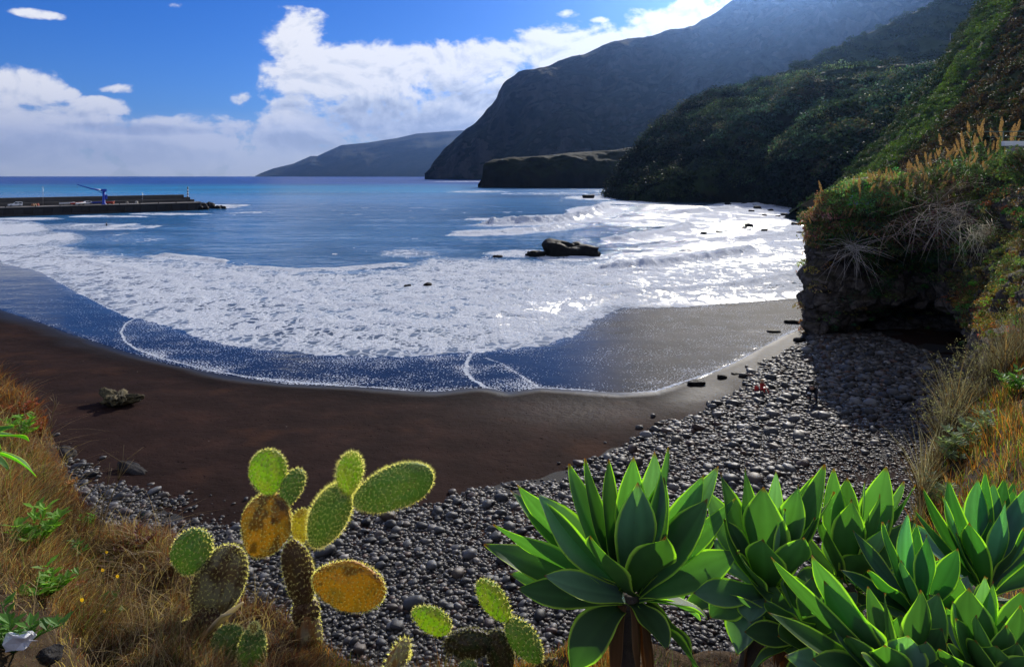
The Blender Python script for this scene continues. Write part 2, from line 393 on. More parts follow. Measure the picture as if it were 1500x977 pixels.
def sea_mat():
    a = N('sea_water'); p = a.pos(); cov = a.attr('cov'); dF = a.attr('dF'); film = a.attr('film'); rim = a.attr('rim'); far = a.attr('far')
    st = a.vmul(p, (1, .62, 0))
    n1 = a.noise(.52, st, 6, .6, .5); n2 = a.noise(2.6, st, 4, .6, .3); nL = a.noise(.22, a.vmul(p, (.45, 1.2, 0)), 4, .55, .5)
    nn = a.m_('ADD', a.m_('MULTIPLY', n1, .72), a.m_('MULTIPLY', n2, .28))
    yy = a.n('ShaderNodeSeparateXYZ'); a.put(yy.inputs[0], p); fr = a.ss(yy.outputs[1], 90., 210.)
    nfar = a.noise(.10, a.vmul(p, (1, .55, 0)), 7, .66, .6)
    nn = a.m_('ADD', a.m_('MULTIPLY', nn, a.m_('SUBTRACT', 1.0, fr)), a.m_('MULTIPLY', nfar, fr))
    nn = a.ss(nn, .30, .68)
    v1 = a.voro(.95, a.vadd(st, a.vmul(a.noise(1.3, st, 3), (.7, .7, 0))), 'DISTANCE_TO_EDGE')   # lace threads
    lace = a.ss(v1, .03, .13, 1., 0.)
    edge = a.m_('ADD', dF, a.m_('ADD', a.m_('MULTIPLY', a.m_('SUBTRACT', n1, .5), 2.2), a.m_('MULTIPLY', a.m_('SUBTRACT', n2, .5), 1.0)))
    inF = a.ss(edge, 0., .18)
    c2 = a.m_('ADD', cov, a.m_('MULTIPLY', a.m_('SUBTRACT', nL, .5), .6))
    hole = a.m_('SUBTRACT', 1.0, c2)
    f1 = a.ss(nn, a.m_('SUBTRACT', hole, .05), a.m_('ADD', hole, .07))
    f1 = a.m_('MAXIMUM', f1, a.m_('MULTIPLY', lace, a.ss(cov, .12, .5)))
    f1 = a.m_('MULTIPLY', f1, a.m_('MULTIPLY', inF, a.ss(cov, .015, .08)))
    # bubbles on the receding film
    sp = a.m_('ADD', a.noise(7., a.vmul(p, (1, .8, 0)), 2, .5), a.m_('MULTIPLY', a.m_('SUBTRACT', a.noise(.35, p, 4, .6), .5), .30)); thr = a.m_('SUBTRACT', .70, a.m_('MULTIPLY', film, .20))
    bub = a.m_('MULTIPLY', a.ss(sp, thr, a.m_('ADD', thr, .04)), a.ss(film, .01, .06))
    rm = a.m_('MULTIPLY', a.ss(a.m_('ADD', rim, a.m_('MULTIPLY', a.m_('SUBTRACT', a.noise(3., p, 5, .7), .5), 2.4)), .42, .62), a.ss(rim, .05, .2))
    foam = a.m_('MAXIMUM', a.m_('MAXIMUM', f1, bub), rm, clamp=True)
    deep = a.mix(a.m_('MULTIPLY', a.ss(cov, .15, .55), a.m_('MULTIPLY', inF, .75)), a.attr('Col', True), (.17, .215, .27))
    # ripples
    w1 = a.noise(.55, a.vmul(p, (.55, 1, 0)), 5, .6, .4); w2 = a.noise(.06, a.vmul(p, (.45, 1, 0)), 5, .6, .3); w0 = a.noise(3.5, p, 4, .6)
    calm = a.attr('calm')
    hgt = a.m_('ADD', a.m_('ADD', a.m_('MULTIPLY', w1, .85), a.m_('MULTIPLY', w2, 6.5)), a.m_('MULTIPLY', w0, .07))
    hgt = a.m_('MULTIPLY', hgt, calm)
    nb = a.bump(hgt, .75, 1.0)
    wsh = a.pbr(deep, a.m_('ADD', a.m_('ADD', .10, a.m_('MULTIPLY', far, .22)), a.m_('MULTIPLY', a.m_('MULTIPLY', a.ss(cov, .1, .4), inF), .28)), nb, a.m_('SUBTRACT', .5, a.m_('ADD', a.m_('MULTIPLY', a.attr('flm'), .35), a.m_('MULTIPLY', a.attr('rgh'), .08))), IOR=1.33)
    gb = a.bump(a.m_('ADD', a.noise(5., a.vmul(p, (1, .6, 0)), 4, .7), a.m_('MULTIPLY', a.noise(.5, a.vmul(p, (1, .4, 0)), 4, .6), 2.)), .8, .07)
    wsand = a.pbr(a.mix(a.ss(a.noise(.30, a.vmul(p, (.6, 1.4, 0)), 5, .65, .6), .36, .66), (.002, .002, .002), (.042, .037, .036)), .72, gb, .07)
    wsh = a.mixs(a.m_('MULTIPLY', a.attr('rgh'), .88), wsh, wsand)
    fn = a.bump(a.m_('ADD', a.m_('ADD', a.m_('MULTIPLY', n1, 3.0), a.m_('MULTIPLY', n2, 1.0)), a.noise(8., p, 3, .6)), .9, .36)
    fsh = a.pbr(a.mix(a.ss(n2, .3, .7), (.55, .61, .71), (.80, .83, .88)), .85, fn, .05)
    return a.out(a.mixs(foam, wsh, fsh))

def build_sea():
    us = np.concatenate([np.arange(-2400, -60, 40), np.arange(-60, 1250, 2.6), np.arange(1250, 1700, 15), np.arange(1700, 3600, 60)])
    vs = np.concatenate([np.array([258.87, 259.05, 259.25, 259.6, 260, 260.5, 261, 262, 263, 264, 265]), np.arange(266, 298, 1.0), np.arange(298, 336, .28), np.arange(336, 400, .55), np.arange(400, 585, 1.0)])
    U, V_ = np.meshgrid(us, vs); nr, nc = U.shape
    Y = H * F / (V_ - HV); X = (U - CX) / F * Y
    u, v, x, y = U.ravel(), V_.ravel(), X.ravel(), Y.ravel(); q = np.stack([x, y], 1)
    dW, sW = pdist(q, wash_w); dW = dW * sW             # positive to sea
    FRONT = [(-500, 300), (-200, 345), (0, 385), (60, 399), (100, 422), (150, 448), (185, 464), (215, 470), (255, 482), (300, 499), (360, 510), (420, 517), (500, 523), (600, 524), (685, 518), (700, 516), (740, 513), (800, 507), (840, 492), (870, 470),
             (915, 452), (1000, 450), (1100, 443), (1195, 435), (1400, 400), (1700, 330)]
    dF, sF = pdist(q, G2(FRONT)); dF = dF * sF
    # rear edge of the broad foam apron, in photo columns
    rear = np.interp(u, [-500, -100, 0, 40, 80, 130, 200, 300, 360, 400, 450, 520, 580, 610, 640, 720, 780, 860, 930, 1000, 1100, 1200, 1400], [262, 300, 318, 334, 350, 362, 370, 377, 384, 390, 391, 392, 388, 380, 372, 374, 376, 378, 372, 378, 376, 360, 300])
    cov = .605 * sstep(-2, 22, v - rear) ** .6 * np.where(dF > 0, .72 + .28 * sstep(0, 5, dF), 1) * (1 - .12 * sstep(20, 80, v - rear) * (u > 350))
    cov = cov * (1 - .12 * sstep(840, 960, u) * sstep(380, 410, v)); cov = cov * (1 + .16 * fbm(np.stack([x * .05, y * .09, x * 0], 1), 71, 3))
    items = [(25, 338, 60, 16, .7), (130, 333, 110, 7, .42), (180, 350, 120, 10, .22), (60, 350, 80, 14, .55), (480, 368, 140, 12, .10), (600, 372, 60, 8, .35), (1090, 312, 120, 13, .8), (960, 325, 95, 9, .50), (980, 312, 60, 4, .45), (820, 321, 75, 7, .8), (862, 309, 34, 7, .95),
             (1160, 350, 70, 34, .68), (1060, 374, 110, 7, .7), (1120, 405, 110, 26, .62), (960, 380, 80, 12, .55), (1000, 346, 75, 9, .62), (1080, 352, 90, 12, .5), (1010, 405, 130, 16, .6), (838, 378, 60, 7, .7), (760, 372, 60, 7, .55),
             (740, 322, 70, 2.5, .5), (720, 339, 70, 3, .45), (780, 336, 55, 3.5, .62), (250, 314, 70, 1.8, .7), (160, 317.5, 70, 1.6, .55), (40, 321, 60, 2.5, .75), (318, 303, 40, 3.4, .7), (360, 312, 50, 5, .22), (345, 301, 30, 2, .4), (700, 281, 60, 2, .35), (880, 290, 60, 3.5, .62), (800, 284, 90, 3, .22), (930, 297, 60, 3, .6), (1100, 300, 60, 5, .8),
             (1170, 320, 50, 10, .8), (1140, 445, 60, 8, .5), (660, 350, 120, 12, .07), (300, 340, 200, 20, .03), (620, 310, 250, 14, .05), (450, 300, 200, 20, .04), (900, 340, 60, 16, .16), (690, 266, 70, 1.0, .5)]
    for (a, b, ra, rb, c) in items:
        r = ((u - a) / ra) ** 2 + ((v - b) / rb) ** 2
        cov = np.maximum(cov, c * sstep(-.25, .9, 1 - r))
    # crests
    crests = [([(730, 329), (775, 328), (820, 325), (860, 317), (888, 303)], 2.3, 3.4), ([(690, 343), (745, 340), (800, 336), (825, 332)], .8, 2.4), ([(900, 392), (950, 388), (1000, 383), (1050, 376), (1095, 366)], 1.1, 1.8),
              ([(905, 352), (945, 345), (985, 338), (1010, 330)], 1.1, 2.6), ([(1080, 417), (1130, 408), (1195, 397)], .35, 1.1), ([(600, 438), (680, 430), (770, 424)], .28, .9), ([(240, 375), (280, 378), (320, 384)], .5, 1.2), ([(360, 392), (430, 396), (500, 394), (580, 388)], .3, 1.),
              ([(850, 405), (900, 398), (960, 396)], .35, 1.), ([(120, 382), (200, 396), (300, 406), (420, 410)], .28, 1.2), ([(420, 440), (520, 446), (620, 450)], .2, .9), ([(640, 405), (720, 398), (800, 400)], .3, 1.1), ([(880, 430), (980, 424), (1080, 416)], .3, .9), ([(1090, 350), (1140, 345), (1190, 335)], .5, 1.6), ([(950, 362), (1010, 358), (1060, 350)], .4, 1.4), ([(1000, 312), (1060, 306), (1110, 300)], 1.3, 3.5)]
    z = .035 * fbm(np.stack([x * .35, y * .6, x * 0], 1), 3, 3) + .16 * fbm(np.stack([x * .05, y * .12, x * 0], 1), 9, 3) * sstep(10, 60, dF)
    z += .13 * fbm(np.stack([x * .45, y * .35, x * 0], 1), 15, 3) * sstep(1, 9, dF) * sstep(.2, .5, cov)
    z *= sstep(-.5, 6, dF)
    for pts, hh, w in crests:
        d, s = pdist(q, G2(pts)); e = np.exp(-(d / (w * np.where(s > 0, 1.6, .8))) ** 2)
        z += hh * e * (.8 + .35 * fbm(np.stack([x * .5, y * .5, x * 0], 1), 21, 3)); cov = np.maximum(cov, .93 * sstep(.25, .6, e))
        cov = np.maximum(cov, .8 * np.exp(-(d / (w * 3)) ** 2) * (s < 0))
    # lobes of spent wave, with a white lip
    rims = [([(200, 466), (184, 474), (177, 487), (183, 500), (200, 512), (240, 526), (300, 541), (360, 552), (430, 560), (500, 565), (560, 568), (600, 573), (650, 575), (690, 568)], .11),
            ([(690, 519), (684, 530), (682, 545), (692, 556), (712, 568), (742, 576), (768, 574), (790, 568)], .17), ([(712, 525), (735, 533), (765, 552), (790, 568), (812, 570)], .09),
            ([(790, 568), (850, 571), (905, 577), (960, 573), (1000, 560)], .16), ([(1000, 560), (1050, 543), (1085, 527), (1120, 508), (1150, 490), (1195, 472)], .12),
            ([(0, 383), (60, 398), (100, 421), (150, 447), (190, 466)], .1)]
    rim = np.zeros(len(x))
    for pts, w in rims:
        d, s = pdist(q, G2(pts)); rim = np.maximum(rim, np.exp(-(d / w) ** 2))
    inner = (dW > 0) & (dF < 0)
    lobe1 = inside(q, G2([(200, 466), (184, 474), (177, 487), (183, 500), (200, 512), (240, 526), (300, 541), (360, 552), (430, 560), (500, 565), (600, 573), (640, 575), (690, 568), (686, 519), (600, 524), (500, 523), (420, 517), (300, 499)]))
    lobe2 = inside(q, G2([(690, 519), (684, 530), (682, 545), (692, 556), (712, 568), (742, 576), (790, 568), (765, 552), (735, 533), (712, 525)]))
    film = np.where(inner, .20 + .35 * np.exp(-np.clip(-dF, 0, 9) / 1.2) + .45 * np.exp(-np.clip(dW, 0, 9) / 1.0), 0)
    film = np.where(lobe1, film + .22, film); film = np.where(lobe2, film + .22, film)
    film = film * np.where(inner & ~lobe1, 1 - .25 * sstep(260, 180, u), 1)
    film = np.where((u > 860), film + .16 * sstep(860, 1000, u), film)
    for pts, w in rims[:3]:
        d, s = pdist(q, G2(pts)); film = film + .35 * np.exp(-d / .55) * (dW > 0)
    film = film * (1 + .5 * fbm(np.stack([x * .3, y * .8, x * 0], 1), 31, 3)) * (dW > 0)
    calm = np.clip(.04 + .96 * sstep(2, 14, dF), 0, 1)
    calm = np.maximum(calm, .10 * sstep(820, 960, u))
    far = sstep(60, 900, y)
    # water colour: shallow brown-black film, clear blue bay, turquoise shelf, deep blue horizon
    c0 = np.array([.010, .011, .016]); c1 = np.array([.035, .145, .29]); c2 = np.array([.01, .20, .36]); c3 = np.array([.004, .04, .21])
    Cc = c0 + (c1 - c0) * sstep(-2, 14, dF)[:, None]
    Cc = Cc + (c2 - Cc) * (sstep(420, 700, y) * (u < 620) * .95 + (u >= 620) * sstep(420, 700, y) * .95 * sstep(760, 620, u))[:, None]
    Cc = Cc + (c3 - Cc) * sstep(850, 1500, y)[:, None]
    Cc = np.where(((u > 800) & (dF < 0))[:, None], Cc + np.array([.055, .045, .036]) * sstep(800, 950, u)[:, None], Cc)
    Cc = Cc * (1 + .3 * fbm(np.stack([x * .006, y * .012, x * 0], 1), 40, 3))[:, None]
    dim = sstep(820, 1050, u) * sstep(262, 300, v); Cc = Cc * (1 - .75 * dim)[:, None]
    z = np.where(dW > 0, np.maximum(z, -.02) + .028 * np.clip(dW / .6, 0, 1), -.06 - .05 * np.clip(-dW, 0, 5))
    g = Geo(); keep = dW > -1.4
    fc = grid_faces(nr, nc); fc = fc[keep[fc].all(1)]
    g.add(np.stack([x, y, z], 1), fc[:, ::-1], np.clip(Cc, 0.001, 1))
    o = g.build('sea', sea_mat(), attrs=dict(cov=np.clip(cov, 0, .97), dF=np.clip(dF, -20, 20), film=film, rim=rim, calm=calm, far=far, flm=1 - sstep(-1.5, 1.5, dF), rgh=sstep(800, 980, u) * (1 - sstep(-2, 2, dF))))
    tag(o, 'blue sea running in as broad white foam over the black beach', 'sea', kind='structure')

def sand_mat():
    a = N('black_sand'); p = a.pos(); wet = a.attr('wet'); gl = a.attr('glit')
    n = a.noise(.35, p, 6, .6); n2 = a.noise(1.2, p, 5, .65); n3 = a.noise(45., p, 3, .7)
    c = a.ramp(n, [(.3, (.017, .0098, .0080)), (.55, (.025, .0138, .0112)), (.75, (.038, .019, .014))])
    c = a.mix(a.ss(a.noise(.16, a.vadd(p, (31, 7, 0)), 3, .6), .56, .70), c, (.040, .019, .012))
    c = a.mix(a.m_('MULTIPLY', a.ss(n3, .62, .75), .5), c, (.05, .035, .03))
    c = a.mix(a.attr('damp'), c, a.mix(1., c, (.42, .45, .52), 'MULTIPLY'))
    c = a.mix(wet, c, (.006, .0055, .006))
    shell = a.m_('MULTIPLY', a.ss(a.voro(1.3, p), .0, .06, 1, 0), a.ss(n2, .54, .6))
    c = a.mix(shell, c, (.45, .42, .38))
    pits = a.voro(2.6, a.vadd(p, a.vmul(n2, (.6, .6, 0))), 'SMOOTH_F1')
    c = a.mix(a.m_('MULTIPLY', a.m_('MULTIPLY', a.ss(pits, .10, .18, 1, 0), a.ss(a.noise(.22, a.vadd(p, (9, 3, 0)), 3, .6), .48, .60)), .65), c, (.006, .004, .004))  # dents also darkened in the colour, as painted shade
    h = a.m_('ADD', a.m_('MULTIPLY', n2, .14), a.m_('ADD', a.m_('MULTIPLY', n3, .010), a.m_('MULTIPLY', a.ss(pits, .02, .18), .06)))
    h = a.m_('MULTIPLY', h, a.m_('SUBTRACT', 1.0, a.m_('MULTIPLY', wet, .93)))
    fl = a.noise(5.0, p, 2, .5); 
    nb = a.bump(a.m_('ADD', h, a.m_('MULTIPLY', a.m_('MULTIPLY', fl, gl), .03)), .8, 1.0)
    ro = a.m_('SUBTRACT', a.m_('SUBTRACT', .9, a.m_('MULTIPLY', wet, .42)), a.m_('MULTIPLY', gl, .3))
    return a.out(a.pbr(c, ro, nb, a.m_('ADD', .025, a.m_('MULTIPLY', wet, .15))))
def build_sand():
    us = np.arange(-900, 2100, 6.0); vs = np.concatenate([np.arange(330, 430, 5), np.arange(430, 620, 1.5), np.arange(620, 800, 3), np.arange(800, 1500, 12)])
    U, V_ = np.meshgrid(us, vs); Y = H * F / (V_ - HV); Y = Y - (Y < 30) * 0; X = (U - CX) / F * Y
    q = np.stack([X.ravel(), Y.ravel()], 1); z = beach_h(q)
    dW, s = pdist(q, wash_w); dW = -dW * s                      # positive inland
    z = z + .04 * fbm(np.stack([q[:, 0] * .25, q[:, 1] * .25, z * 0], 1), 4, 3) * np.clip(dW, 0, 2) / 2
    n = fbm(np.stack([q[:, 0] * .15, q[:, 1] * .3, z * 0], 1), 8, 3)
    wet = 1 - sstep(.0, 1.1, dW + .3 * n)
    u = U.ravel(); wet = np.maximum(wet * (1 - .4 * sstep(900, 1000, u)), (1 - sstep(1.0, 6.5, dW + 1.2 * n)) * sstep(940, 1040, u) * .5)
    wet = np.maximum(wet, (1 - sstep(.4, 2.6, dW + .5 * n)) * sstep(260, 0, u) * .8)
    gl = np.exp(-((u - 850) / 170) ** 2 - ((V_.ravel() - 605) / 35) ** 2)
    g = Geo(); g.add(np.stack([q[:, 0], q[:, 1], z], 1), grid_faces(*U.shape)[:, ::-1])
    o = g.build('beach_sand', sand_mat(), attrs=dict(wet=wet, glit=gl, damp=.85 * (1 - sstep(.5, 5.5, dW + 1.6 * n)))); tag(o, 'dark brown volcanic sand of the curved beach', 'beach', kind='structure')
    # sea bed / land far around, one sheet below everything
    g = Geo(); add_box(g, (-23000, -500, -30), (23000, 20500, -29)); o = g.build('sea_bed', simple('sea_bed', (.03, .04, .05)), smooth=False); tag(o, 'dark sea bed', 'ground', kind='structure')
build_sea(); build_sand()
# ------------------------------------------------------------------ mountains and slopes
def hill_mat(name, c1, c2, c3, s, rock=(.09, .08, .075), bump=.6, bd=2.0):
    a = N(name); p = a.pos(); ge = a.n('ShaderNodeNewGeometry')
    n = a.noise(s, p, 8, .62); n2 = a.noise(s * 6, p, 6, .65)
    c = a.ramp(a.m_('ADD', a.m_('MULTIPLY', n, .6), a.m_('MULTIPLY', n2, .4)), [(.36, c1), (.5, c2), (.64, c3)])
    sp = a.n('ShaderNodeSeparateXYZ'); a.put(sp.inputs[0], ge.outputs['Normal'])
    steep = a.ss(a.m_('ADD', a.m_('ABSOLUTE', sp.outputs[2]), a.m_('MULTIPLY', a.m_('SUBTRACT', n2, .5), .9)), .25, .5, 1., 0.)
    streak = a.noise(s * 3, a.vmul(p, (1, 1, .2)), 6, .65)
    c = a.mix(a.m_('MULTIPLY', steep, .8), c, a.mix(a.ss(streak, .35, .65), [k * .45 for k in rock], rock))
    return a.out(a.pbr(c, .92, a.bump(a.m_('ADD', n2, a.m_('MULTIPLY', n, .5)), bump, bd), .1))
def loft(name, mat, base, ridge, nr=70, nu=320, amp=10., nscale=.01, prof=None, back=.6, label='', cat='hill', seed=1, ridge_amp=.25, kind='structure', gully=.6, zb=-2.0, ease=1.0):
    """a slope between a foot line and a crest line, both given as (column, row, distance)"""
    ub = [b[0] for b in base]; us = np.linspace(min(ub), max(ub), nu)
    vb = np.interp(us, ub, [b[1] for b in base]); yb = np.interp(us, ub, [b[2] for b in base])
    ur = [b[0] for b in ridge]; vr = np.interp(us, ur, [b[1] for b in ridge]); yr = np.interp(us, ur, [b[2] for b in ridge])
    # foot sits in the ground
    B = np.stack([(us - CX) / F * yb, yb, np.full(nu, zb)], 1)
    Rr = np.stack([(us - CX) / F * yr, yr, H - (vr - HV) / F * yr], 1)
    prof = prof or (lambda t: t)
    T = np.linspace(0, 1, nr); rows = []
    for t in T:
        h = t ** ease; f = prof(t)
        p = B * (1 - h) + Rr * h; p[:, 2] = B[:, 2] + (Rr[:, 2] - B[:, 2]) * f
        w = math.sin(math.pi * min(t, 1)) ** .5 if 0 < t < 1 else 0
        w = w + ridge_amp * t
        rows.append((p, w))
    V = np.concatenate([r[0] for r in rows]); Wt = np.concatenate([np.full(nu, r[1]) for r in rows])
    q = V * nscale
    d = amp * (gully * ridged(q * np.array([1, 1, .35]), seed, 5) * .6 + (1 - gully) * fbm(q * 1.5, seed + 5, 5))
    tocam = -V.copy(); tocam[:, 2] = 0; tocam /= np.linalg.norm(tocam, axis=1, keepdims=True)
    V = V + tocam * (d * Wt)[:, None] * .8; V[:, 2] += d * Wt * .35
    back_rows = []
    top = V[-nu:].copy()
    for k in (1, 2, 3):
        b = top.copy(); dirv = np.stack([us * 0 + .15, us * 0 + 1, us * 0], 1); wid = (yr * back)[:, None]
        b = b + dirv * wid * k / 3; b[:, 2] = top[:, 2] * (1 - (k / 3) ** 1.5) - 6
        back_rows.append(b)
    V = np.concatenate([V] + back_rows)
    g = Geo(); g.add(V, grid_faces(nr + 3, nu)); o = g.build(name, mat)
    tag(o, label, cat, kind=kind)
    return V[:nr * nu].reshape(nr, nu, 3)
Yb = lambda v: H * F / (v - HV)
m_far = hill_mat('far_slope', (.03, .045, .03), (.05, .06, .04), (.08, .08, .06), .004, bd=20)
loft('distant_headland', m_far, [(374, 260, 13632), (500, 260, 13300), (660, 260, 12635), (900, 260, 11637)],
     [(374, 258, 13798), (382, 254, 13965), (400, 247, 14131), (430, 240, 14297), (455, 229, 14463), (465, 229, 14463), (480, 222, 14630), (500, 213, 14796), (540, 209, 14962), (580, 203, 14962), (610, 196, 14962), (650, 193, 14962), (700, 190, 14962), (900, 150, 14962)],
     50, 260, 120, .0012, lambda t: t ** .8, label='hazy blue headland far across the bay under the cloud', seed=3, ridge_amp=.1, back=.2)
m_mt = hill_mat('mountain_slope', (.003, .005, .004), (.009, .014, .008), (.034, .036, .022), .006, bd=60, bump=1.)
loft('sea_cliff_mountain', m_mt, [(622, 263, 3000), (640, 263, 2950), (700, 264, 2700), (800, 265, 2500), (1000, 265, 2400), (1300, 265, 2300), (1900, 265, 2200), (2600, 265, 2000)],
     [(622, 262.5, 3010), (630, 249, 3050), (637, 238, 3080), (650, 221, 3100), (668, 203, 3130), (682, 190, 3150), (700, 180, 3160), (716, 168, 3170), (727, 156, 3180), (731, 145, 3180), (736, 133, 3190), (745, 122, 3200), (758, 113, 3200), (790, 104, 3200), (818, 91, 3220), (838, 83, 3240), (855, 80, 3260),
      (880, 69, 3280), (900, 63, 3300), (940, 58, 3300), (985, 52, 3300), (1015, 45, 3300), (1040, 30, 3280), (1065, 12, 3260), (1085, 0, 3250), (1130, -25, 3250), (1200, -45, 3250), (1300, -60, 3200), (1420, -60, 3100), (1900, -120, 2900), (2600, -150, 2600)],
     130, 620, 300, .0026, lambda t: t ** .85, label='dark mountain falling steeply to the sea, blue with haze', seed=12, ridge_amp=.10, back=.5)
m_lc = hill_mat('low_cliff', (.006, .009, .004), (.010, .014, .006), (.018, .021, .010), .03, rock=(.016, .014, .012), bd=1.5, bump=.7)
loft('low_sea_cliff', m_lc, [(700, 275.3, 865), (712, 275.5, 860), (760, 276, 840), (900, 276, 830), (1000, 276, 830), (1100, 276, 830)],
     [(700, 270, 868), (706, 262, 870), (708, 242, 872), (722, 234, 880), (750, 232, 890), (800, 228, 900), (835, 224, 900), (870, 222, 900), (900, 222, 900), (1000, 200, 910), (1100, 195, 920)],
     40, 260, 16, .02, lambda t: t ** .45, label='low dark cliff running out below the mountain', seed=22, ridge_amp=.12, back=.3, ease=1.5)
m_sp = hill_mat('spur_slope', (.014, .022, .010), (.020, .032, .012), (.030, .038, .018), .05, rock=(.024, .022, .018), bd=.8)
SPUR = loft('wooded_spur', m_sp, [(893, 285, 520), (900, 291, 455), (930, 295, 405), (960, 297, 385), (1080, 297, 385), (1130, 300, 357), (1190, 311, 283), (1230, 318, 250), (1400, 330, 200), (1800, 330, 180)],
     [(893, 280, 530), (897, 270, 535), (906, 254, 540), (925, 228, 545), (945, 205, 550), (965, 188, 560), (985, 172, 570), (1010, 155, 575), (1040, 141, 580), (1070, 133, 590), (1100, 128, 600), (1160, 121, 600), (1210, 112, 600), (1260, 106, 590), (1330, 98, 560), (1375, 90, 530), (1450, 70, 500), (1600, 20, 450), (1800, -50, 400)],
     100, 420, 46, .012, lambda t: .16 * min(1, t / .05) + .84 * t ** 1.05 if t > 0 else 0, label='green wooded spur rising from the surf to the road', seed=31, ridge_amp=.05, back=.35, ease=1.0, zb=-1)
m_up = hill_mat('upper_slope', (.020, .032, .012), (.03, .045, .016), (.05, .06, .026), .03, rock=(.05, .045, .04), bd=1)
UPPER = loft('upper_valley_side', m_up, [(1090, 150, 760), (1200, 150, 760), (1300, 140, 760), (1500, 140, 720), (1900, 140, 600)],
     [(1090, 136, 820), (1130, 118, 850), (1180, 92, 900), (1230, 68, 950), (1290, 42, 1000), (1350, 15, 1020), (1400, -8, 1020), (1500, -45, 1000), (1900, -160, 900)],
     70, 260, 30, .01, lambda t: t, label='shaded green valley side above the road', seed=41, ridge_amp=.2, back=.4, zb=25)
m_nr = hill_mat('near_slope', (.022, .034, .012), (.040, .050, .018), (.075, .070, .032), .12, rock=(.06, .045, .035), bd=.5)
NEARH = loft('terraced_hillside', m_nr, [(1170, 325, 215), (1230, 325, 190), (1300, 330, 150), (1400, 330, 110), (1500, 330, 92), (1700, 330, 80), (2100, 330, 70)],
     [(1170, 303, 224), (1200, 285, 240), (1240, 255, 245), (1270, 222, 250), (1300, 192, 250), (1325, 165, 250), (1345, 140, 250), (1365, 112, 250), (1382, 88, 250), (1395, 66, 250), (1405, 48, 250), (1420, 28, 250), (1440, 0, 250), (1470, -35, 250), (1520, -85, 245), (1700, -210, 235), (2100, -400, 220)],
     110, 300, 7, .035, lambda t: t ** 1.1, label='steep overgrown hillside with dry terraces above the headland', seed=52, ridge_amp=.12, back=.4, zb=0)
# ------------------------------------------------------------------ vegetation over the far slopes (a wood that reads as one mass)
M_leaf = foliage('hill_foliage', .3, .6, .15)
def scatter_hill(name, V, n, rmin, rmax, nleaf, lsize, palette, label, cat, vmax=400, rows=(.0, 1.), pref=None, seed=1, umin=-200, umax=1600):
    rg = np.random.default_rng(seed); nr, nu = V.shape[:2]; g = Geo(); done = 0
    area = np.linalg.norm(V[1:, :-1] - V[:-1, :-1], axis=2) * np.linalg.norm(V[:-1, 1:] - V[:-1, :-1], axis=2)
    rr = np.arange(nr - 1) / nr; area = area * ((rr >= rows[0]) & (rr <= rows[1]))[:, None]
    C = V[:-1, :-1]; uu = CX + C[..., 0] / C[..., 1] * F; vv = HV - (C[..., 2] - H) / C[..., 1] * F
    area = area * ((uu > umin) & (uu < umax) & (vv > -60) & (vv < vmax))
    if pref is not None: area = area * pref(uu, vv)
    pr = area.ravel() / area.sum(); idx = rg.choice(len(pr), n, p=pr)
    for k in idx:
        i, j = divmod(k, nu - 1); c = V[i, j] + (V[i + 1, j] - V[i, j]) * rg.random() + (V[i, j + 1] - V[i, j]) * rg.random()
        m = fbm(c[None] * .02, seed, 3)[0] + .35 * rg.normal()
        r = rmin + (rmax - rmin) * rg.random() ** 2
        col = palette(m, uu[i, j], vv[i, j], rg)
        bush(g, c + np.array([0, 0, r * .15]), r, int(nleaf * (.6 + .8 * r / rmax)), lsize, col, .35, .8, 1.6, rg)
    o = g.build(name, M_leaf, smooth=False); tag(o, label, cat, kind='stuff'); return o
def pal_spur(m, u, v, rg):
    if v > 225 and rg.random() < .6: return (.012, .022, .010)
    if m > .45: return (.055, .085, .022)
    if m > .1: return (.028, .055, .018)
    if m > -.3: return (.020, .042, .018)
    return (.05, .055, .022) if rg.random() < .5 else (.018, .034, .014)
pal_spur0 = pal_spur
def pal_spur(m, u, v, rg): c = pal_spur0(m, u, v, rg); k = (1.6 if v < 235 and u > 1080 else (.85 if v < 215 else .5)) * math.exp(.5 * rg.normal()); return (c[0] * k, c[1] * k * .9, c[2] * k * 1.5)  # light painted into leaf tints: upper right raised, left and foot darkened
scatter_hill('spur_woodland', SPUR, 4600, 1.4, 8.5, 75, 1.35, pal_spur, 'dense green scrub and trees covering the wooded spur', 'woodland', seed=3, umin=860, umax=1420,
             pref=lambda u, v: 1.0 - ((u > 1190) & (u < 1400) & (np.abs(v - 4 - np.interp(u, [1198, 1225, 1260, 1300, 1335, 1372, 1392], [110.5, 108, 105, 100, 95.5, 89, 82])) < 8)))
scatter_hill('upper_woodland', UPPER, 1100, 4, 9, 60, 2.4, lambda m, u, v, rg: (.022, .038, .014) if m < .2 else (.04, .055, .02), 'dark woodland on the shaded valley side above the road', 'woodland', seed=4, umin=1080)
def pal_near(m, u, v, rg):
    # green rib with sunlight painted into its tint, brown terraces to its right
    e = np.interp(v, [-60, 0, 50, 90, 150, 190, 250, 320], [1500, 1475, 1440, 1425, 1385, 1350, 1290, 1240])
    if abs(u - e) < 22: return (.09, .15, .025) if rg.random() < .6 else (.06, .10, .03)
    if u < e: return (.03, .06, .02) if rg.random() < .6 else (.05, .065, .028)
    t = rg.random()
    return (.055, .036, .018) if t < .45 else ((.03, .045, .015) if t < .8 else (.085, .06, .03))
scatter_hill('hillside_scrub', NEARH, 3600, .7, 2.4, 70, .5, pal_near, 'green and brown scrub covering the steep terraced hillside', 'scrub', seed=6, umin=1170, umax=1540, vmax=330)

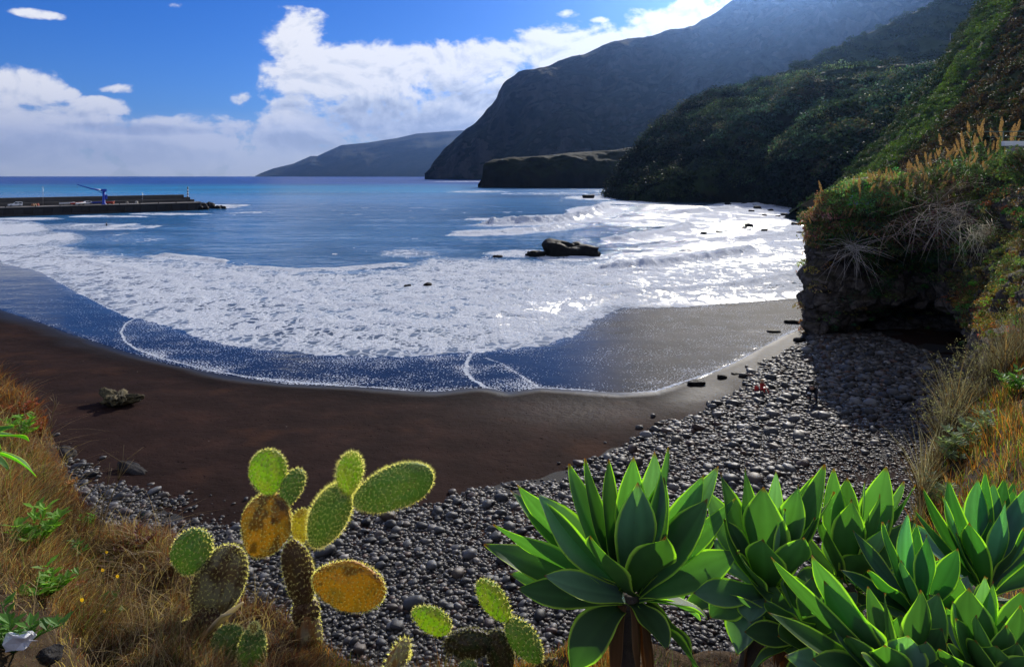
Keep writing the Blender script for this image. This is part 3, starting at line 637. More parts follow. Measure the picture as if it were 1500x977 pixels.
# ------------------------------------------------------------------ rocks
def rock_mat(name, c1, c2, wet=0.0, sc=1.2):
    a = N(name); p = a.obj(); n = a.noise(sc, p, 7, .65); n2 = a.noise(sc * 7, p, 6, .7); n3 = a.voro(sc * 2.2, a.vadd(p, a.vmul(n, (.5, .5, .5))), 'DISTANCE_TO_EDGE')
    c = a.mix(a.ss(a.m_('ADD', a.m_('MULTIPLY', n, .6), a.m_('MULTIPLY', n2, .4)), .38, .62), c1, c2)
    c = a.mix(a.ss(n3, .0, .05, .55, 0.), c, (.01, .01, .01))
    return a.out(a.pbr(c, .85 - .5 * wet, a.bump(a.m_('ADD', a.m_('MULTIPLY', n2, .5), n), .9, .25 / sc), .25 - .34 * wet))
M_rock = rock_mat('basalt', (.018, .016, .015), (.045, .040, .037))
M_wetrock = rock_mat('wet_basalt', (.004, .004, .004), (.014, .013, .012), .5)
def rock(name, c, size, seed, mat, label, cat='rock', group=None, rough=.35, rz=0, sub=4, box=.5):
    v, f = ICO[sub]; v = v.copy()
    m = np.abs(v).max(1, keepdims=True); v = v * (1 - box) + v / m * .82 * box
    n = fbm(v * 1.3 + seed * 7.3, seed, 3); n2 = ridged(v * 2.6 + seed * 3.1, seed + 2, 4)
    v = v * (1 + rough * n + rough * .35 * n2)[:, None]
    v = v * np.array(size); v[:, 2] = np.maximum(v[:, 2], -size[2] * .35)
    g = Geo(); g.add(v, f); o = g.build(name, mat, smooth=True); o.location = c; o.rotation_euler = (0, 0, rz)
    tag(o, label, cat, group); return o
p = G(838, 375); rock('sea_rock', (p.x, p.y + 1.5, .2), (4.9, 3.0, 2.5), 3, M_wetrock, 'largest black rock standing in the foam in mid bay', box=.45)
p = G(786, 376); rock('sea_rock', (p.x, p.y + .4, .0), (1.9, 1.2, 1.0), 9, M_wetrock, 'low foam-washed rock just left of the large black sea rock')
p = G(730, 377); rock('sea_rock', (p.x, p.y, -.05), (.85, .7, .45), 14, M_wetrock, 'small black rock alone in the foam, left of the other two sea rocks')
p = G(862, 290.5); rock('sea_rock', (p.x, p.y, .3), (4.4, 3., 2.2), 17, M_wetrock, 'flat-topped rock in the surf far out below the wooded spur', box=.9, rough=.12)
p = G(883, 305); rock('sea_rock', (p.x, p.y, -.2), (2.4, 2., .8), 19, M_wetrock, 'rock awash at the end of the breaking wave')
for k, (u, v, s) in enumerate([(597, 420, .35), (626, 419, .5), (1031, 343, .8), (1052, 341, .6), (1098, 332, 1.2), (1090, 335, .7), (1120, 339, .7), (1173, 323, 1.4), (1165, 330, 1.0), (1185, 336, 1.2), (1150, 316, 1.2), (1110, 306, 1.6), (1092, 301, 1.8), (1128, 309, 1.0), (1140, 318, .9),
                            (1190, 420, .35), (1055, 374, .4), (1184, 345, .8), (1170, 342, .6), (1100, 310, .9), (1120, 316, .8), (1160, 322, .8), (1178, 330, 1.5), (1080, 303, 1.3), (1066, 300, 1.4)]):
    p = G(u, v); rock('shore_rock', (p.x, p.y, .05), (s * 1.2, s, s * .75), 30 + k, M_wetrock, 'small wet black rock scattered in the white surf', group='small rocks scattered in the surf', sub=3, rz=k)
for (u, v, s, lab) in [(1021, 563, (.62, .5, .30), 'flat wet rock at the edge of the wash, left of the round one'), (1058, 554, (.36, .3, .26), 'round wet rock in the last wash beside the pebbles'), (1085, 552, (.22, .2, .12), 'small flat rock in the wash near the pebble bank'),
                       (1134, 487, (.6, .4, .2), 'dark flat rock in the trickle of surf beside the headland'), (1160, 474, (.8, .5, .3), 'dark rock at the foot of the headland, farthest along the sand'), (1172, 500, (.5, .4, .3), 'dark rock on the grey sand below the cliff corner'), (1078, 548, (.3, .25, .12), 'low rock with foam running round it')]:
    p = on_beach(u, v); p.z = max(p.z, 0); rock('wash_rock', p, s, int(u), M_wetrock, lab, sub=3)
M_log = rock_mat('weathered_wood', (.03, .026, .016), (.16, .13, .06), 0, 2.2)
p = on_beach(174, 592); 
def stump():
    g = Geo(); rg = np.random.default_rng(5)
    v, f = ICO[4]
    for k in range(7):
        a = rg.random() * 6.28; L = .25 + .35 * rg.random(); d = Vector((math.cos(a), math.sin(a), .1 + .35 * rg.random()))
        q = v * np.array([.62, .24, .26]) ; n = 1 + .35 * ridged(v * 2.2 + k * 5, k, 4); q = q * n[:, None]
        Mx = d.to_track_quat('X', 'Z').to_matrix(); q = q @ np.array(Mx.transposed())
        g.add(q + np.array(d) * L * .85 + np.array([0, 0, .25]), f)
    o = g.build('tree_stump', M_log); o.location = p; o.scale = (1.25, 1.1, 1.0); tag(o, 'gnarled weathered stump lying alone on the dark sand', 'stump')
stump()
p = on_beach(194, 690); o = rock('beach_boulder', p, (.95, .30, .30), 55, M_rock, 'long low grey boulder half sunk in the sand above the pebbles', rz=R(-25), rough=.22)
o.rotation_euler = (0, R(8), R(-28))
p = on_beach(92, 672); rock('beach_boulder', p, (.42, .5, .55), 57, M_rock, 'dark rounded boulder at the left end of the pebbles beside the grassy bank')

# ------------------------------------------------------------------ pebbles
def stone_protos(sub):
    out = []
    v0, f = ICO[sub]
    for s in range(8):
        v = v0.copy(); m = np.abs(v).max(1, keepdims=True); v = v * .55 + v / m * .45 * .85
        v = v * (1 + .28 * fbm(v * 1.3 + s * 9.1, s, 2))[:, None]
        v *= np.array([1, .62 + .25 * ((s * 37) % 10) / 10, .42 + .22 * ((s * 53) % 10) / 10]); out.append((v, f))
    return out
ST2, ST1 = stone_protos(2), stone_protos(1)
def peb_mat(obj_random):
    a = N('beach_stone_paint' if obj_random else 'beach_stone')
    if obj_random:
        r = a.n('ShaderNodeObjectInfo').outputs['Random']
        c = a.ramp(r, [(0, (.016, .016, .017)), (.35, (.033, .034, .036)), (.7, (.062, .063, .066)), (.84, (.14, .14, .142)), (.88, (.05, .03, .022)), (1, (.09, .078, .065))])
        a.t.nodes[-1]
    else: c = a.attr('Col', True)
    p = a.obj(); n = a.noise(9, p, 5, .65); n2 = a.noise(60, p, 3, .7)
    c = a.mix(1., c, a.mix(n, (.6, .6, .6), (1.35, 1.35, 1.35)), 'MULTIPLY')
    c = a.mix(a.m_('MULTIPLY', a.ss(n2, .60, .72), .35), c, (.3, .3, .3))
    return a.out(a.pbr(c, .58, a.bump(a.m_('ADD', n, a.m_('MULTIPLY', n2, .3)), .4, .012), .30))
def build_pebbles():
    rg = np.random.default_rng(77)
    M1, M2 = peb_mat(False), peb_mat(True)
    pts = []
    def layer(sp, r0, r1, pw, lift, x0=-30, x1=34, y0=12, y1=66, dens=1.0):
        gx, gy = np.meshgrid(np.arange(x0, x1, sp), np.arange(y0, y1, sp)); q = np.stack([gx.ravel(), gy.ravel()], 1)
        q = q + (rg.random(q.shape) - .5) * sp * .95
        if dens < 1: q = q[rg.random(len(q)) < dens]
        wob = .9 * fbm(np.hstack([q * .5, q[:, :1] * 0]), 3, 3); d, s = pdist(q, peb_w, True)
        ins = inside(q, peb_w); sd = np.where(ins, d, -d) + wob
        keep = (sd > 0) & (rg.random(len(q)) < .25 + sd / .8)
        stray = (sd > -1.6) & (sd <= 0) & (rg.random(len(q)) < .035 * np.exp(sd / .6))
        q = q[keep | stray]; 
        r = r0 + (r1 - r0) * rg.random(len(q)) ** pw
        # finer shingle towards the right-hand corner under the cliff
        uu = CX + q[:, 0] / q[:, 1] * F; vv = HV + (H - .8) * F / q[:, 1]
        fine = sstep(1120, 1320, uu) * sstep(600, 690, vv); r = r * (1 - .45 * fine)
        r = r * np.interp(q[:, 1], [20, 25, 32, 40, 46], [.62, .68, .8, 1.1, 1.2]) * np.where(q[:, 1] < 34, np.exp(.25 * rg.normal(size=len(q))), 1)
        z = beach_h(q) + lift * r
        for i in range(len(q)): pts.append((q[i, 0], q[i, 1], z[i], r[i]))
    layer(.26, .12, .27, 2.0, .30, y0=31); layer(.17, .11, .23, 2.2, .30, y1=31.5); layer(1.0, .24, .42, 2.2, .35, dens=.75); layer(.15, .07, .13, 1.2, .15, y1=40)
    A = np.array(pts); uu = CX + A[:, 0] / A[:, 1] * F; vv = HV - (A[:, 2] - H) / A[:, 1] * F
    edge = np.interp(uu, [e[0] for e in EDGE], [e[1] for e in EDGE])
    vis = (uu > -60) & (uu < 1560) & (vv < edge + 25); A = A[vis]; uu = uu[vis]; vv = vv[vis]; edge = edge[vis]
    px = A[:, 3] / A[:, 1]; cand = np.where((uu > 10) & (uu < 1490) & (vv < np.minimum(edge - 8, 965)) & ~((uu > 1040) & (vv > 720)) & ~((uu > 800) & (uu < 1060) & (vv > 700)))[0]
    big = cand[np.argsort(-px[cand])[:300]]; isbig = np.zeros(len(A), bool); isbig[big] = True
    print('stones', len(A))
    basec = np.array([[.040, .041, .043], [.066, .068, .072], [.092, .094, .100], [.13, .132, .137], [.22, .22, .222], [.085, .052, .040], [.10, .09, .08], [.04, .04, .042]])
    wts = np.array([.16, .19, .17, .14, .12, .10, .09, .06])
    g = Geo()
    protos = []
    for s in range(8):
        gg = Geo(); gg.add(*ST2[s]); o = gg.build('pebble', M2); protos.append(o)
    used = set()
    for i in range(len(A)):
        x, y, z, r = A[i]; s = rg.integers(8); a = rg.random() * 6.283; ti = rg.normal() * .22
        if isbig[i]:
            if s not in used: o = protos[s]; used.add(s)
            else: o = protos[s].copy(); COL.objects.link(o)
            o.location = (x, y, z); o.scale = (r, r, r); o.rotation_euler = (ti, rg.normal() * .2, a)
            tag(o, 'smooth grey basalt stone lying among the pebbles of the near beach', 'stone', 'rounded stones of the pebble beach'); continue
        v, f = (ST2 if r / y > .0105 else ST1)[s]
        ca, sa = math.cos(a), math.sin(a); ct, st = math.cos(ti), math.sin(ti)
        M = np.array([[ca, -sa, 0], [sa, ca, 0], [0, 0, 1]]) @ np.array([[1, 0, 0], [0, ct, -st], [0, st, ct]])
        c = basec[rg.choice(8, p=wts / wts.sum())] * (.32 + .72 * rg.random() ** 1.5) * np.array([1.1, 1.02, .92])
        g.add(v @ M.T * r + np.array([x, y, z]), f, c)
    o = g.build('pebble_beach', M1); tag(o, 'dark grey pebbles and cobbles covering the back of the beach', 'pebbles', kind='stuff')
    # black gravel between and under the stones
    gx = np.arange(-34, 60, .8); gy = np.arange(9, 74, .8); U, V_ = np.meshgrid(gx, gy); q = np.stack([U.ravel(), V_.ravel()], 1)
    d, _ = pdist(q, peb_w, True); sd = np.where(inside(q, peb_w), d, -d); z = beach_h(q) + .03 * np.clip(sd / .6, -3, 1) - .02
    g = Geo(); g.add(np.stack([q[:, 0], q[:, 1], z], 1), grid_faces(*U.shape)); o = g.build('gravel_bed', simple('black_gravel', (.012, .011, .011), .9, .5, 6, 1., .05)); tag(o, 'black gravel between the pebbles', 'gravel', kind='structure')

EDGE = [(-900, 380, 9), (-300, 480, 8), (0, 566, 7.5), (40, 594, 7.3), (70, 628, 7), (90, 676, 6.7), (112, 722, 6.3), (150, 772, 5.9), (250, 790, 5.5), (300, 830, 5.3), (350, 885, 5.0), (430, 915, 4.8), (520, 972, 4.6), (600, 990, 4.5), (700, 992, 4.4),
        (790, 965, 4.4), (850, 935, 4.4), (890, 925, 4.4), (1000, 950, 4.3), (1100, 960, 4.2), (1250, 930, 4.6), (1330, 800, 7), (1350, 722, 9), (1365, 672, 11), (1385, 625, 12.5), (1410, 590, 14), (1440, 553, 15), (1470, 527, 15.5), (1500, 512, 16), (1700, 400, 17), (2400, 200, 18)]
build_pebbles()

# ------------------------------------------------------------------ headland
def headland():
    # foot line in plan (column, distance), wall height, inset of the top, distance inland direction
    K = [(1285, 135, 9, 2, 0), (1235, 112, 10.5, 2, 0), (1212, 92, 11.6, 1.6, 0), (1197, 76, 12.0, 1.2, 0), (1187, 66.5, 12.2, 1.2, .0), (1191, 64, 12.6, 1.5, .1), (1225, 63, 13.4, 1.6, .3), (1265, 62.6, 14.0, 1.2, .9), (1300, 63, 14.5, .6, 1.8),
         (1340, 64, 15.0, .0, 1.1), (1375, 63.5, 15.4, -.2, 1.4), (1400, 61, 15.8, .4, 1.1), (1418, 57, 15.8, 1.5, 1.0), (1428, 51, 15.6, 3.0, .3), (1428, 45, 15.2, 4.5, 0), (1420, 40, 14.5, 5, 0), (1410, 35, 14, 5, 0), (1400, 30, 13.5, 5, 0), (1400, 24, 13, 5, 0), (1500, 18, 12, 5, 0)]
    n = 460; s = np.linspace(0, len(K) - 1, n); ii = np.arange(len(K))
    Kx = [(k[0] - CX) / F * k[1] for k in K]
    x = np.interp(s, ii, Kx); y = np.interp(s, ii, [k[1] for k in K]); hh = np.interp(s, ii, [k[2] for k in K]); ins = np.interp(s, ii, [k[3] for k in K]); cave = np.interp(s, ii, [k[4] for k in K])
    ker = np.ones(13) / 13
    sm = lambda a: np.convolve(np.pad(a, 6, 'edge'), ker, 'valid')
    x, y, hh, ins, cave = map(sm, (x, y, hh, ins, cave))
    t = np.stack([np.gradient(x), np.gradient(y)], 1); t /= np.linalg.norm(t, axis=1, keepdims=True)
    t = np.stack([sm(sm(t[:, 0])), sm(sm(t[:, 1]))], 1); t /= np.linalg.norm(t, axis=1, keepdims=True)
    nrm = np.stack([t[:, 1], -t[:, 0]], 1)              # outward (towards the bay / camera)
    nr = 120; rows = []
    for k in range(nr):
        q = k / (nr - 1); prof = q ** 1.3
        z = -1.2 + (hh + 1.2) * q
        off = -ins * prof - cave * (1 - sstep(.10, .30, q)) * 2.0 + 1.0 * math.sin(q * 3.1) * .4
        off = off - .7 * sstep(.86, 1.0, q) * 1.2
        rows.append(np.stack([x + nrm[:, 0] * off, y + nrm[:, 1] * off, z + 0 * x], 1))
    V = np.concatenate(rows); nn = np.tile(np.hstack([nrm, np.zeros((n, 1))]), (nr, 1)); qq = np.repeat(np.arange(nr) / (nr - 1), n)
    d = .75 * ridged(V * np.array([.22, .22, .34]), 61, 5) + .5 * fbm(V * .8, 62, 4) + .22 * np.sin(V[:, 2] * 2.6 + 2 * fbm(V * .3, 65, 2))
    V = V + nn * (d * .8)[:, None]; V[:, 2] += .25 * fbm(V * .6, 63, 3) * (qq > .05)
    top = V[-n:].copy(); back = []
    for dist, up in ((1.5, .1), (4, .1), (9, .1), (18, -.3), (30, -1.5), (50, -4)):
        b = top.copy(); b[:, 0] = x - nrm[:, 0] * (dist + ins) * .6 + dist * .35; b[:, 1] = y - nrm[:, 1] * (dist + ins) * .6 + dist * .25; b[:, 2] = hh + up + .4 * fbm(b * .15, 64, 3)
        back.append(b)
    A = np.concatenate([V] + back); g = Geo(); g.add(A, grid_faces(nr + 6, n)[:, ::-1])
    a = N('headland_rock'); p = a.pos(); nz = a.noise(.45, p, 7, .66); n2 = a.noise(2.6, p, 6, .7); vo = a.voro(.8, a.vadd(p, a.vmul(n2, (.8, .8, .8))), 'DISTANCE_TO_EDGE')
    c = a.ramp(a.m_('ADD', a.m_('MULTIPLY', nz, .55), a.m_('MULTIPLY', n2, .45)), [(.34, (.035, .028, .026)), (.5, (.095, .08, .07)), (.66, (.21, .18, .15))])
    sp = a.n('ShaderNodeSeparateXYZ'); a.put(sp.inputs[0], a.n('ShaderNodeNewGeometry').outputs['Normal'])
    c = a.mix(a.m_('MULTIPLY', a.ss(a.m_('ABSOLUTE', sp.outputs[2]), .35, .7), .8), c, (.05, .042, .022))
    c = a.mix(a.ss(vo, 0, .06, .6, 0), c, (.006, .006, .006))
    m = a.out(a.pbr(c, .9, a.bump(a.m_('ADD', a.m_('MULTIPLY', n2, .6), a.m_('ADD', nz, a.m_('MULTIPLY', a.ss(vo, 0, .12), .3))), 1., .5), .2))
    o = g.build('headland', m); tag(o, 'dark basalt headland with a shaded cave above the pebbles', 'cliff', kind='structure')
    return V.reshape(nr, n, 3), A[nr * n:].reshape(6, n, 3), nrm
HEADV, HEADT, HEADN = headland()
HN = HEADV.shape[1]
def head_uv(C): return CX + C[..., 0] / C[..., 1] * F, HV - (C[..., 2] - H) / C[..., 1] * F
M_scrub = foliage('headland_foliage', .35, .55, .25)
def head_veg():
    rg = np.random.default_rng(91)
    allr = np.concatenate([HEADV, HEADT[:4]]); U, V_ = head_uv(allr); nrow = len(allr)
    # how much grows where: a shaggy fringe over the top third, whole height towards the right
    g1, g2, g3 = Geo(), Geo(), Geo(); cnt = 0; tries = 0
    while cnt < 4200 and tries < 60000:
        tries += 1
        i = rg.integers(nrow); j = rg.integers(HN); c = allr[i, j]; u, v = U[i, j], V_[i, j]
        if not (1175 < u < 1540) or c[1] < 20: continue
        q = i / 120.
        low = np.interp(u, [1180, 1200, 1240, 1280, 1320, 1350, 1380, 1400, 1430, 1500], [345, 350, 375, 440, 385, 375, 400, 430, 500, 560])
        low += 28 * fbm(np.array([[u * .03, v * .01, 0]]), 7, 2)[0]
        if v > low and rg.random() > .03: continue
        if u > 1270 and u < 1310 and 380 < v < 450 and rg.random() > .6: continue
        # colours from what the photo shows growing there
        t = rg.random()
        if u < 1215: col = (.15, .10, .05) if t < .7 else (.04, .05, .02)
        elif v < 315 and u < 1330: col = (.075, .13, .045) if t < .6 else ((.14, .19, .07) if t < .85 else (.10, .075, .035))
        elif u > 1380 and v > 420: col = (.10, .065, .022) if t < .5 else ((.05, .07, .02) if t < .85 else (.15, .10, .03))
        elif u > 1400 and v > 330: col = (.085, .095, .035) if t < .5 else (.05, .045, .02)
        elif 1330 < u < 1440 and 270 < v < 370: col = (.12, .095, .06) if t < .55 else (.06, .055, .03)
        elif v > 370: col = (.018, .040, .014) if t < .8 else (.05, .06, .02)
        else: col = (.035, .060, .022) if t < .55 else (.075, .055, .03)
        col = [q_ * 1.9 * math.exp(.3 * rg.normal()) for q_ in col]
        r = .25 + .75 * rg.random() ** 1.5; r *= c[1] / 62
        nr3 = np.append(HEADN[j], .3)
        bush((g1 if t < .7 else g2), c + nr3 * r * .3, r, 70, .22 * c[1] / 62 * (.8 + .5 * rg.random()), col, .45, .85, 2.6, rg); cnt += 1
    for k in range(26):
        c = np.array(P(rg.uniform(1462, 1520), rg.uniform(222, 275), 42)); bush(g2, c, .7, 110, .22, (.09, .14, .05) if k % 3 else (.16, .12, .06), .4, .9, 2.6, rg)
    o = g1.build('headland_scrub', M_scrub, smooth=False); tag(o, 'tangled green and brown scrub hanging over the headland rock', 'scrub', kind='stuff')
    o = g2.build('headland_creeper', M_scrub, smooth=False); tag(o, 'leafy creeper mixed into the scrub on the headland', 'creeper', kind='stuff')
    # dry canes and stalks: pale threads, many
    g = Geo()
    def stalks(u, v, Y, n, L, spread, down, col, w=.03):
        for _ in range(n):
            b = P(u + rg.normal() * spread, v + rg.normal() * spread * .5, Y + rg.normal() * .5)
            a = rg.normal() * 1.1; d = Vector((math.sin(a) * .9, -.25 - .3 * rg.random(), down + .5 * rg.normal())).normalized(); l = L * (.5 + .8 * rg.random())
            sag = -.25 * l * rg.random()
            pts = [b, b + d * l * .5 + Vector((0, 0, sag * .2)), b + d * l + Vector((0, 0, sag))]
            k = .7 + .6 * rg.random(); add_tube(g, pts, [w * .5, w * .4, w * .15], 4, [min(1, q * k) for q in col])
    stalks(1248, 362, 62.0, 90, 3.2, 9, -.15, (.50, .45, .42)); stalks(1385, 312, 56, 130, 3.4, 22, -.1, (.5, .43, .36)); stalks(1440, 335, 49, 160, 2.2, 16, -.4, (.65, .58, .42), .024)
    stalks(1330, 330, 60, 60, 2.6, 25, -.2, (.45, .34, .27)); stalks(1400, 280, 57, 90, 3., 25, .3, (.24, .17, .11)); stalks(1340, 270, 58, 70, 2.6, 30, .5, (.26, .17, .09))
    o = g.build('dry_canes', foliage('dry_cane', .15, .6, .3)); tag(o, 'pale dry canes and dead stalks hanging over the headland edge', 'dry stalks', kind='stuff')
head_veg()

# giant reeds with tan plumes: each plant one thing
M_reed = foliage('reed_leaf', .45, .45, .3); M_plume = foliage('reed_plume', .5, .8, .1)
def reed_protos():
    out = []
    for s in range(5):
        rg = np.random.default_rng(200 + s); L = 3.0 + .8 * rg.random(); lean = Vector((.55 * rg.normal(), .2 * rg.normal(), 0))
        cen = [Vector((0, 0, 0)) + lean * (t ** 2) + Vector((0, 0, L * t)) for t in (0, .25, .5, .75, 1.)]
        g = Geo(); add_tube(g, cen, [.022, .02, .017, .013, .008], 5, (.14, .15, .05)); st = g
        lf = Geo(); nL = 34; tt = rg.random(nL) * .85 + .1
        base = np.array([[(lean * (t ** 2)).x, (lean * (t ** 2)).y, L * t] for t in tt]); an = rg.random(nL) * 6.28
        ln = np.stack([np.cos(an), np.sin(an), -.15 + 0 * an], 1) * (.45 + .25 * rg.random(nL))[:, None]
        col = np.array([.07, .15, .045]) * (.6 + .9 * rg.random((nL, 1))); blades(lf, base, .35 + .25 * rg.random(nL), ln, np.full(nL, .05), col, 3, rg)
        pm = Geo(); nP = 240; t = rg.random(nP); ax = cen[-1] - cen[-2]; ax.normalize(); top = np.array(cen[-1])
        pl = .95 + .3 * rg.random(); rad = .14 * np.sin(np.pi * (t * .85 + .12)) ; an = rg.random(nP) * 6.28
        cp = top + np.array(ax)[None] * (t * pl)[:, None] + np.stack([np.cos(an), np.sin(an), 0 * an], 1) * (rad * np.sqrt(rg.random(nP)))[:, None] + np.array([lean.x, lean.y, 0]) * (t ** 2 * .2)[:, None]
        nr_ = rg.normal(size=(nP, 3)); leaves(pm, cp, nr_, .10 + .05 * rg.random(nP), np.array([.42, .26, .15]) * (.7 + .6 * rg.random((nP, 1))), 3.0, rg=rg)
        r = empty('giant_reed'); a = st.build('stalk', M_reed, r); b = lf.build('leaves', M_reed, r, smooth=False); c = pm.build('plume', M_plume, r, smooth=False)
        out.append((r, [a, b, c]))
    return out
def reeds():
    PR = reed_protos(); rg = np.random.default_rng(5); n = 0; usedp = set()
    line = [(1196, 318, 65), (1225, 304, 64), (1260, 288, 63.5), (1300, 280, 63), (1330, 272, 62), (1355, 262, 61), (1380, 248, 60), (1410, 232, 58), (1440, 222, 55), (1470, 222, 52), (1498, 232, 50)]
    for k in range(175):
        s = rg.random() * (len(line) - 1); i = min(int(s), len(line) - 2); f = s - i; a = np.array(line[i]) * (1 - f) + np.array(line[i + 1]) * f
        if s > 9 and rg.random() < .5: continue
        q = P(a[0] + rg.normal() * 5, a[1] + rg.normal() * 5 + 22, a[2] + rg.normal() * 1.2)
        if rg.random() < .45: q = P(a[0] + rg.normal() * 14, a[1] + 30 + 28 * rg.random(), a[2] - 1 - rg.random() * 1.5)
        s_ = int(rg.integers(5)); r0, ch = PR[s_]
        if s_ not in usedp: r = r0; usedp.add(s_)
        else:
            r = r0.copy(); COL.objects.link(r)
            for c in ch: d = c.copy(); COL.objects.link(d); d.parent = r
        r.location = q; r.rotation_euler = (rg.normal() * .2, rg.normal() * .22, rg.random() * 6.28); z = .48 + .36 * rg.random(); r.scale = (z, z, z)
        tag(r, 'tall green reed with a tan feathery plume on top of the headland', 'reed', 'plumed reeds along the top of the headland'); n += 1
reeds()
# ------------------------------------------------------------------ pier
M_conc = simple('pier_concrete', (.075, .07, .062), .9, .45, .35, .6, .15); M_concd = simple('pier_dark_stone', (.032, .029, .026), .85, .5, .5, .8, .2)
M_deck = simple('pier_deck_paving', (.16, .145, .13), .9, .25, .5, .3, .05)
def paint(name, c, rough=.4, spec=.5, metal=0): return simple(name, c, rough, .12, 2., .05, .01, spec, metal)
M_blue = paint('blue_paint', (.015, .05, .38)); M_white = paint('white_paint', (.75, .75, .74)); M_red = paint('red_paint', (.5, .04, .02)); M_black = paint('black_paint', (.015, .015, .015)); M_glass = paint('dark_glass', (.02, .025, .03), .08)
M_rubber = paint('rubber', (.02, .02, .02), .8, .2); M_steel = paint('steel', (.35, .35, .36), .4, .5, .8)
def pier():
    A = Vector((-187.5, 250, 0)); B = Vector((-137.0, 301, 0)); d = (B - A).normalized(); nn = Vector((-d.y, d.x, 0))    # nn points seaward
    L = (B - A).length; Z = 3.4
    root = empty('harbour_pier', A, math.atan2(d.y, d.x))
    tag(root, 'long dark stone pier with a high sea wall reaching into the bay from the left', 'pier')
    w = 13.0; x0 = -120
    g = Geo(); add_box(g, (x0, .6, -8), (L, w, Z - .25), (1, 1, 1), .1)
    x = x0
    while x < L - 3:
        add_box(g, (x, -.25 + .2 * ((x * 7) % 1), -7), (x + 3.1, .62, Z - .5 - .5 * ((x * 3.7) % 1)), bev=.15); x += 6.2
    add_box(g, (x0, -1.0, -7), (L * .55, .5, .6), bev=.2)
    g.build('quay_wall', M_concd, root, smooth=False)
    g = Geo(); add_box(g, (x0, .3, Z - .3), (L + .3, w - .2, Z), bev=.05); g.build('deck', M_deck, root, smooth=False)
    g = Geo(); add_box(g, (x0, w - 3.6, Z - .5), (L - 3, w - .8, Z + 1.25), bev=.1); add_box(g, (x0, w - .9, Z - .6), (L - 3, w + 1.4, Z + 3.2), bev=.12); add_box(g, (L - 3.1, w - 3.5, Z - .5), (L - 1.2, w + 1.2, Z + 2.1), bev=.1); add_box(g, (L - 1.3, w - 4.6, Z - .5), (L + .2, w + 1.1, Z + 1.1), bev=.1)
    g.build('sea_wall', M_conc, root, smooth=False)
    def at(u, off, z=Z):
        """a point on the pier under picture column u, off metres from its inner edge"""
        k = (u - CX) / F; s = (k * (A.y + nn.y * off) - (A.x + nn.x * off)) / (d.x - k * d.y)
        q = A + d * s + nn * off; q.z = z; return q
    rz = math.atan2(d.y, d.x)
    # banded harbour light
    q = at(275, 11.0, Z + 1.2); r = empty('harbour_light', q); tag(r, 'thin black and white banded light mast at the end of the pier', 'beacon')
    zt = 0
    for k in range(8):
        g = Geo(); add_tube(g, [(0, 0, zt), (0, 0, zt + .62)], .32 - .012 * k, 12); g.build('black_band' if k % 2 else 'white_band', M_black if k % 2 else M_white, r); zt += .62
    g = Geo(); add_tube(g, [(0, 0, zt), (0, 0, zt + .1), (0, 0, zt + .11), (0, 0, zt + .5), (0, 0, zt + .7)], [.4, .4, .2, .2, .02], 12); g.build('lantern', M_black, r)
    # blue crane
    q = at(152, 3.0); r = empty('quay_crane', q, rz); tag(r, 'blue quayside crane with its jib raised to the left', 'crane')
    g = Geo(); add_tube(g, [(0, 0, 0), (0, 0, .4), (0, 0, .45), (0, 0, 5.2)], [.9, .9, .55, .45], 14); g.build('pedestal', M_blue, r)
    g = Geo(); add_box(g, (-.8, -.7, 5.2), (.9, .7, 6.3), bev=.08); g.build('slewing_head', M_blue, r, smooth=False)
    g = Geo(); add_tube(g, [(0, -.2, 5.7), (-4.5, -.5, 6.5), (-9.6, -1, 8.2)], [.34, .25, .13], 8); add_tube(g, [(.2, 0, 4.2), (-3.2, -.4, 6.1)], [.14, .1], 8); g.build('jib', M_blue, r)
    g = Geo(); add_box(g, (.45, -.5, 2.2), (1.2, .5, 4.0), bev=.06); g.build('winch_housing', M_blue, r, smooth=False)
    g = Geo(); add_tube(g, [(-9.5, -1, 8.1), (-9.5, -1, 7.2)], .03, 5); add_box(g, (-9.6, -1.1, 6.9), (-9.4, -.9, 7.2), bev=.04); g.build('hook', M_steel, r)
    # pickup and van
    def wheelset(r, xs, yw, rad=.36):
        for x in xs:
            for y in (-yw, yw):
                g = Geo(); add_tube(g, [(x, y - .11, rad), (x, y + .11, rad)], rad, 16); wv = g.build('wheel', M_rubber, r, smooth=False)
                g = Geo(); add_tube(g, [(x, y - .125, rad), (x, y + .125, rad)], rad * .55, 12); g.build('rim', M_steel, wv, smooth=False)
    def vehicle(u, off, pts, cabin, label, name, cat, body, rz2):
        r = empty(name, at(u, off), rz2); tag(r, label, cat)
        g = Geo(); n = len(pts); V = [(x, -.85, z) for x, z in pts] + [(x, .85, z) for x, z in pts]
        bm = bmesh.new(); vs = [bm.verts.new(v) for v in V]
        bm.faces.new(vs[:n]); bm.faces.new(vs[n:][::-1])
        for i in range(n): bm.faces.new([vs[i], vs[(i + 1) % n], vs[n + (i + 1) % n], vs[n + i]])
        bmesh.ops.recalc_face_normals(bm, faces=bm.faces[:]); bmesh.ops.bevel(bm, geom=bm.edges[:], offset=.05, segments=2, affect='EDGES')
        me = bpy.data.meshes.new('body'); bm.to_mesh(me); bm.free(); me.materials.append(body); o = bpy.data.objects.new('body', me); COL.objects.link(o); o.parent = r
        for (x0_, x1_) in cabin:
            for y in (-.862, .862):
                g = Geo(); g.add([(x0_[0], y, x0_[1]), (x1_[0], y, x0_[1]), (x1_[0] - .06, y, x1_[1]), (x0_[0] + .1, y, x1_[1])], [[0, 1, 2, 3]]); g.build('side_window', M_glass, r, smooth=False)
        wheelset(r, (-1.35, 1.35), .8)
        for y in (-.6, .6):
            g = Geo(); add_box(g, (-2.24, y - .15, .62), (-2.18, y + .15, .8), bev=.02); g.build('headlight', M_steel, r, smooth=False)
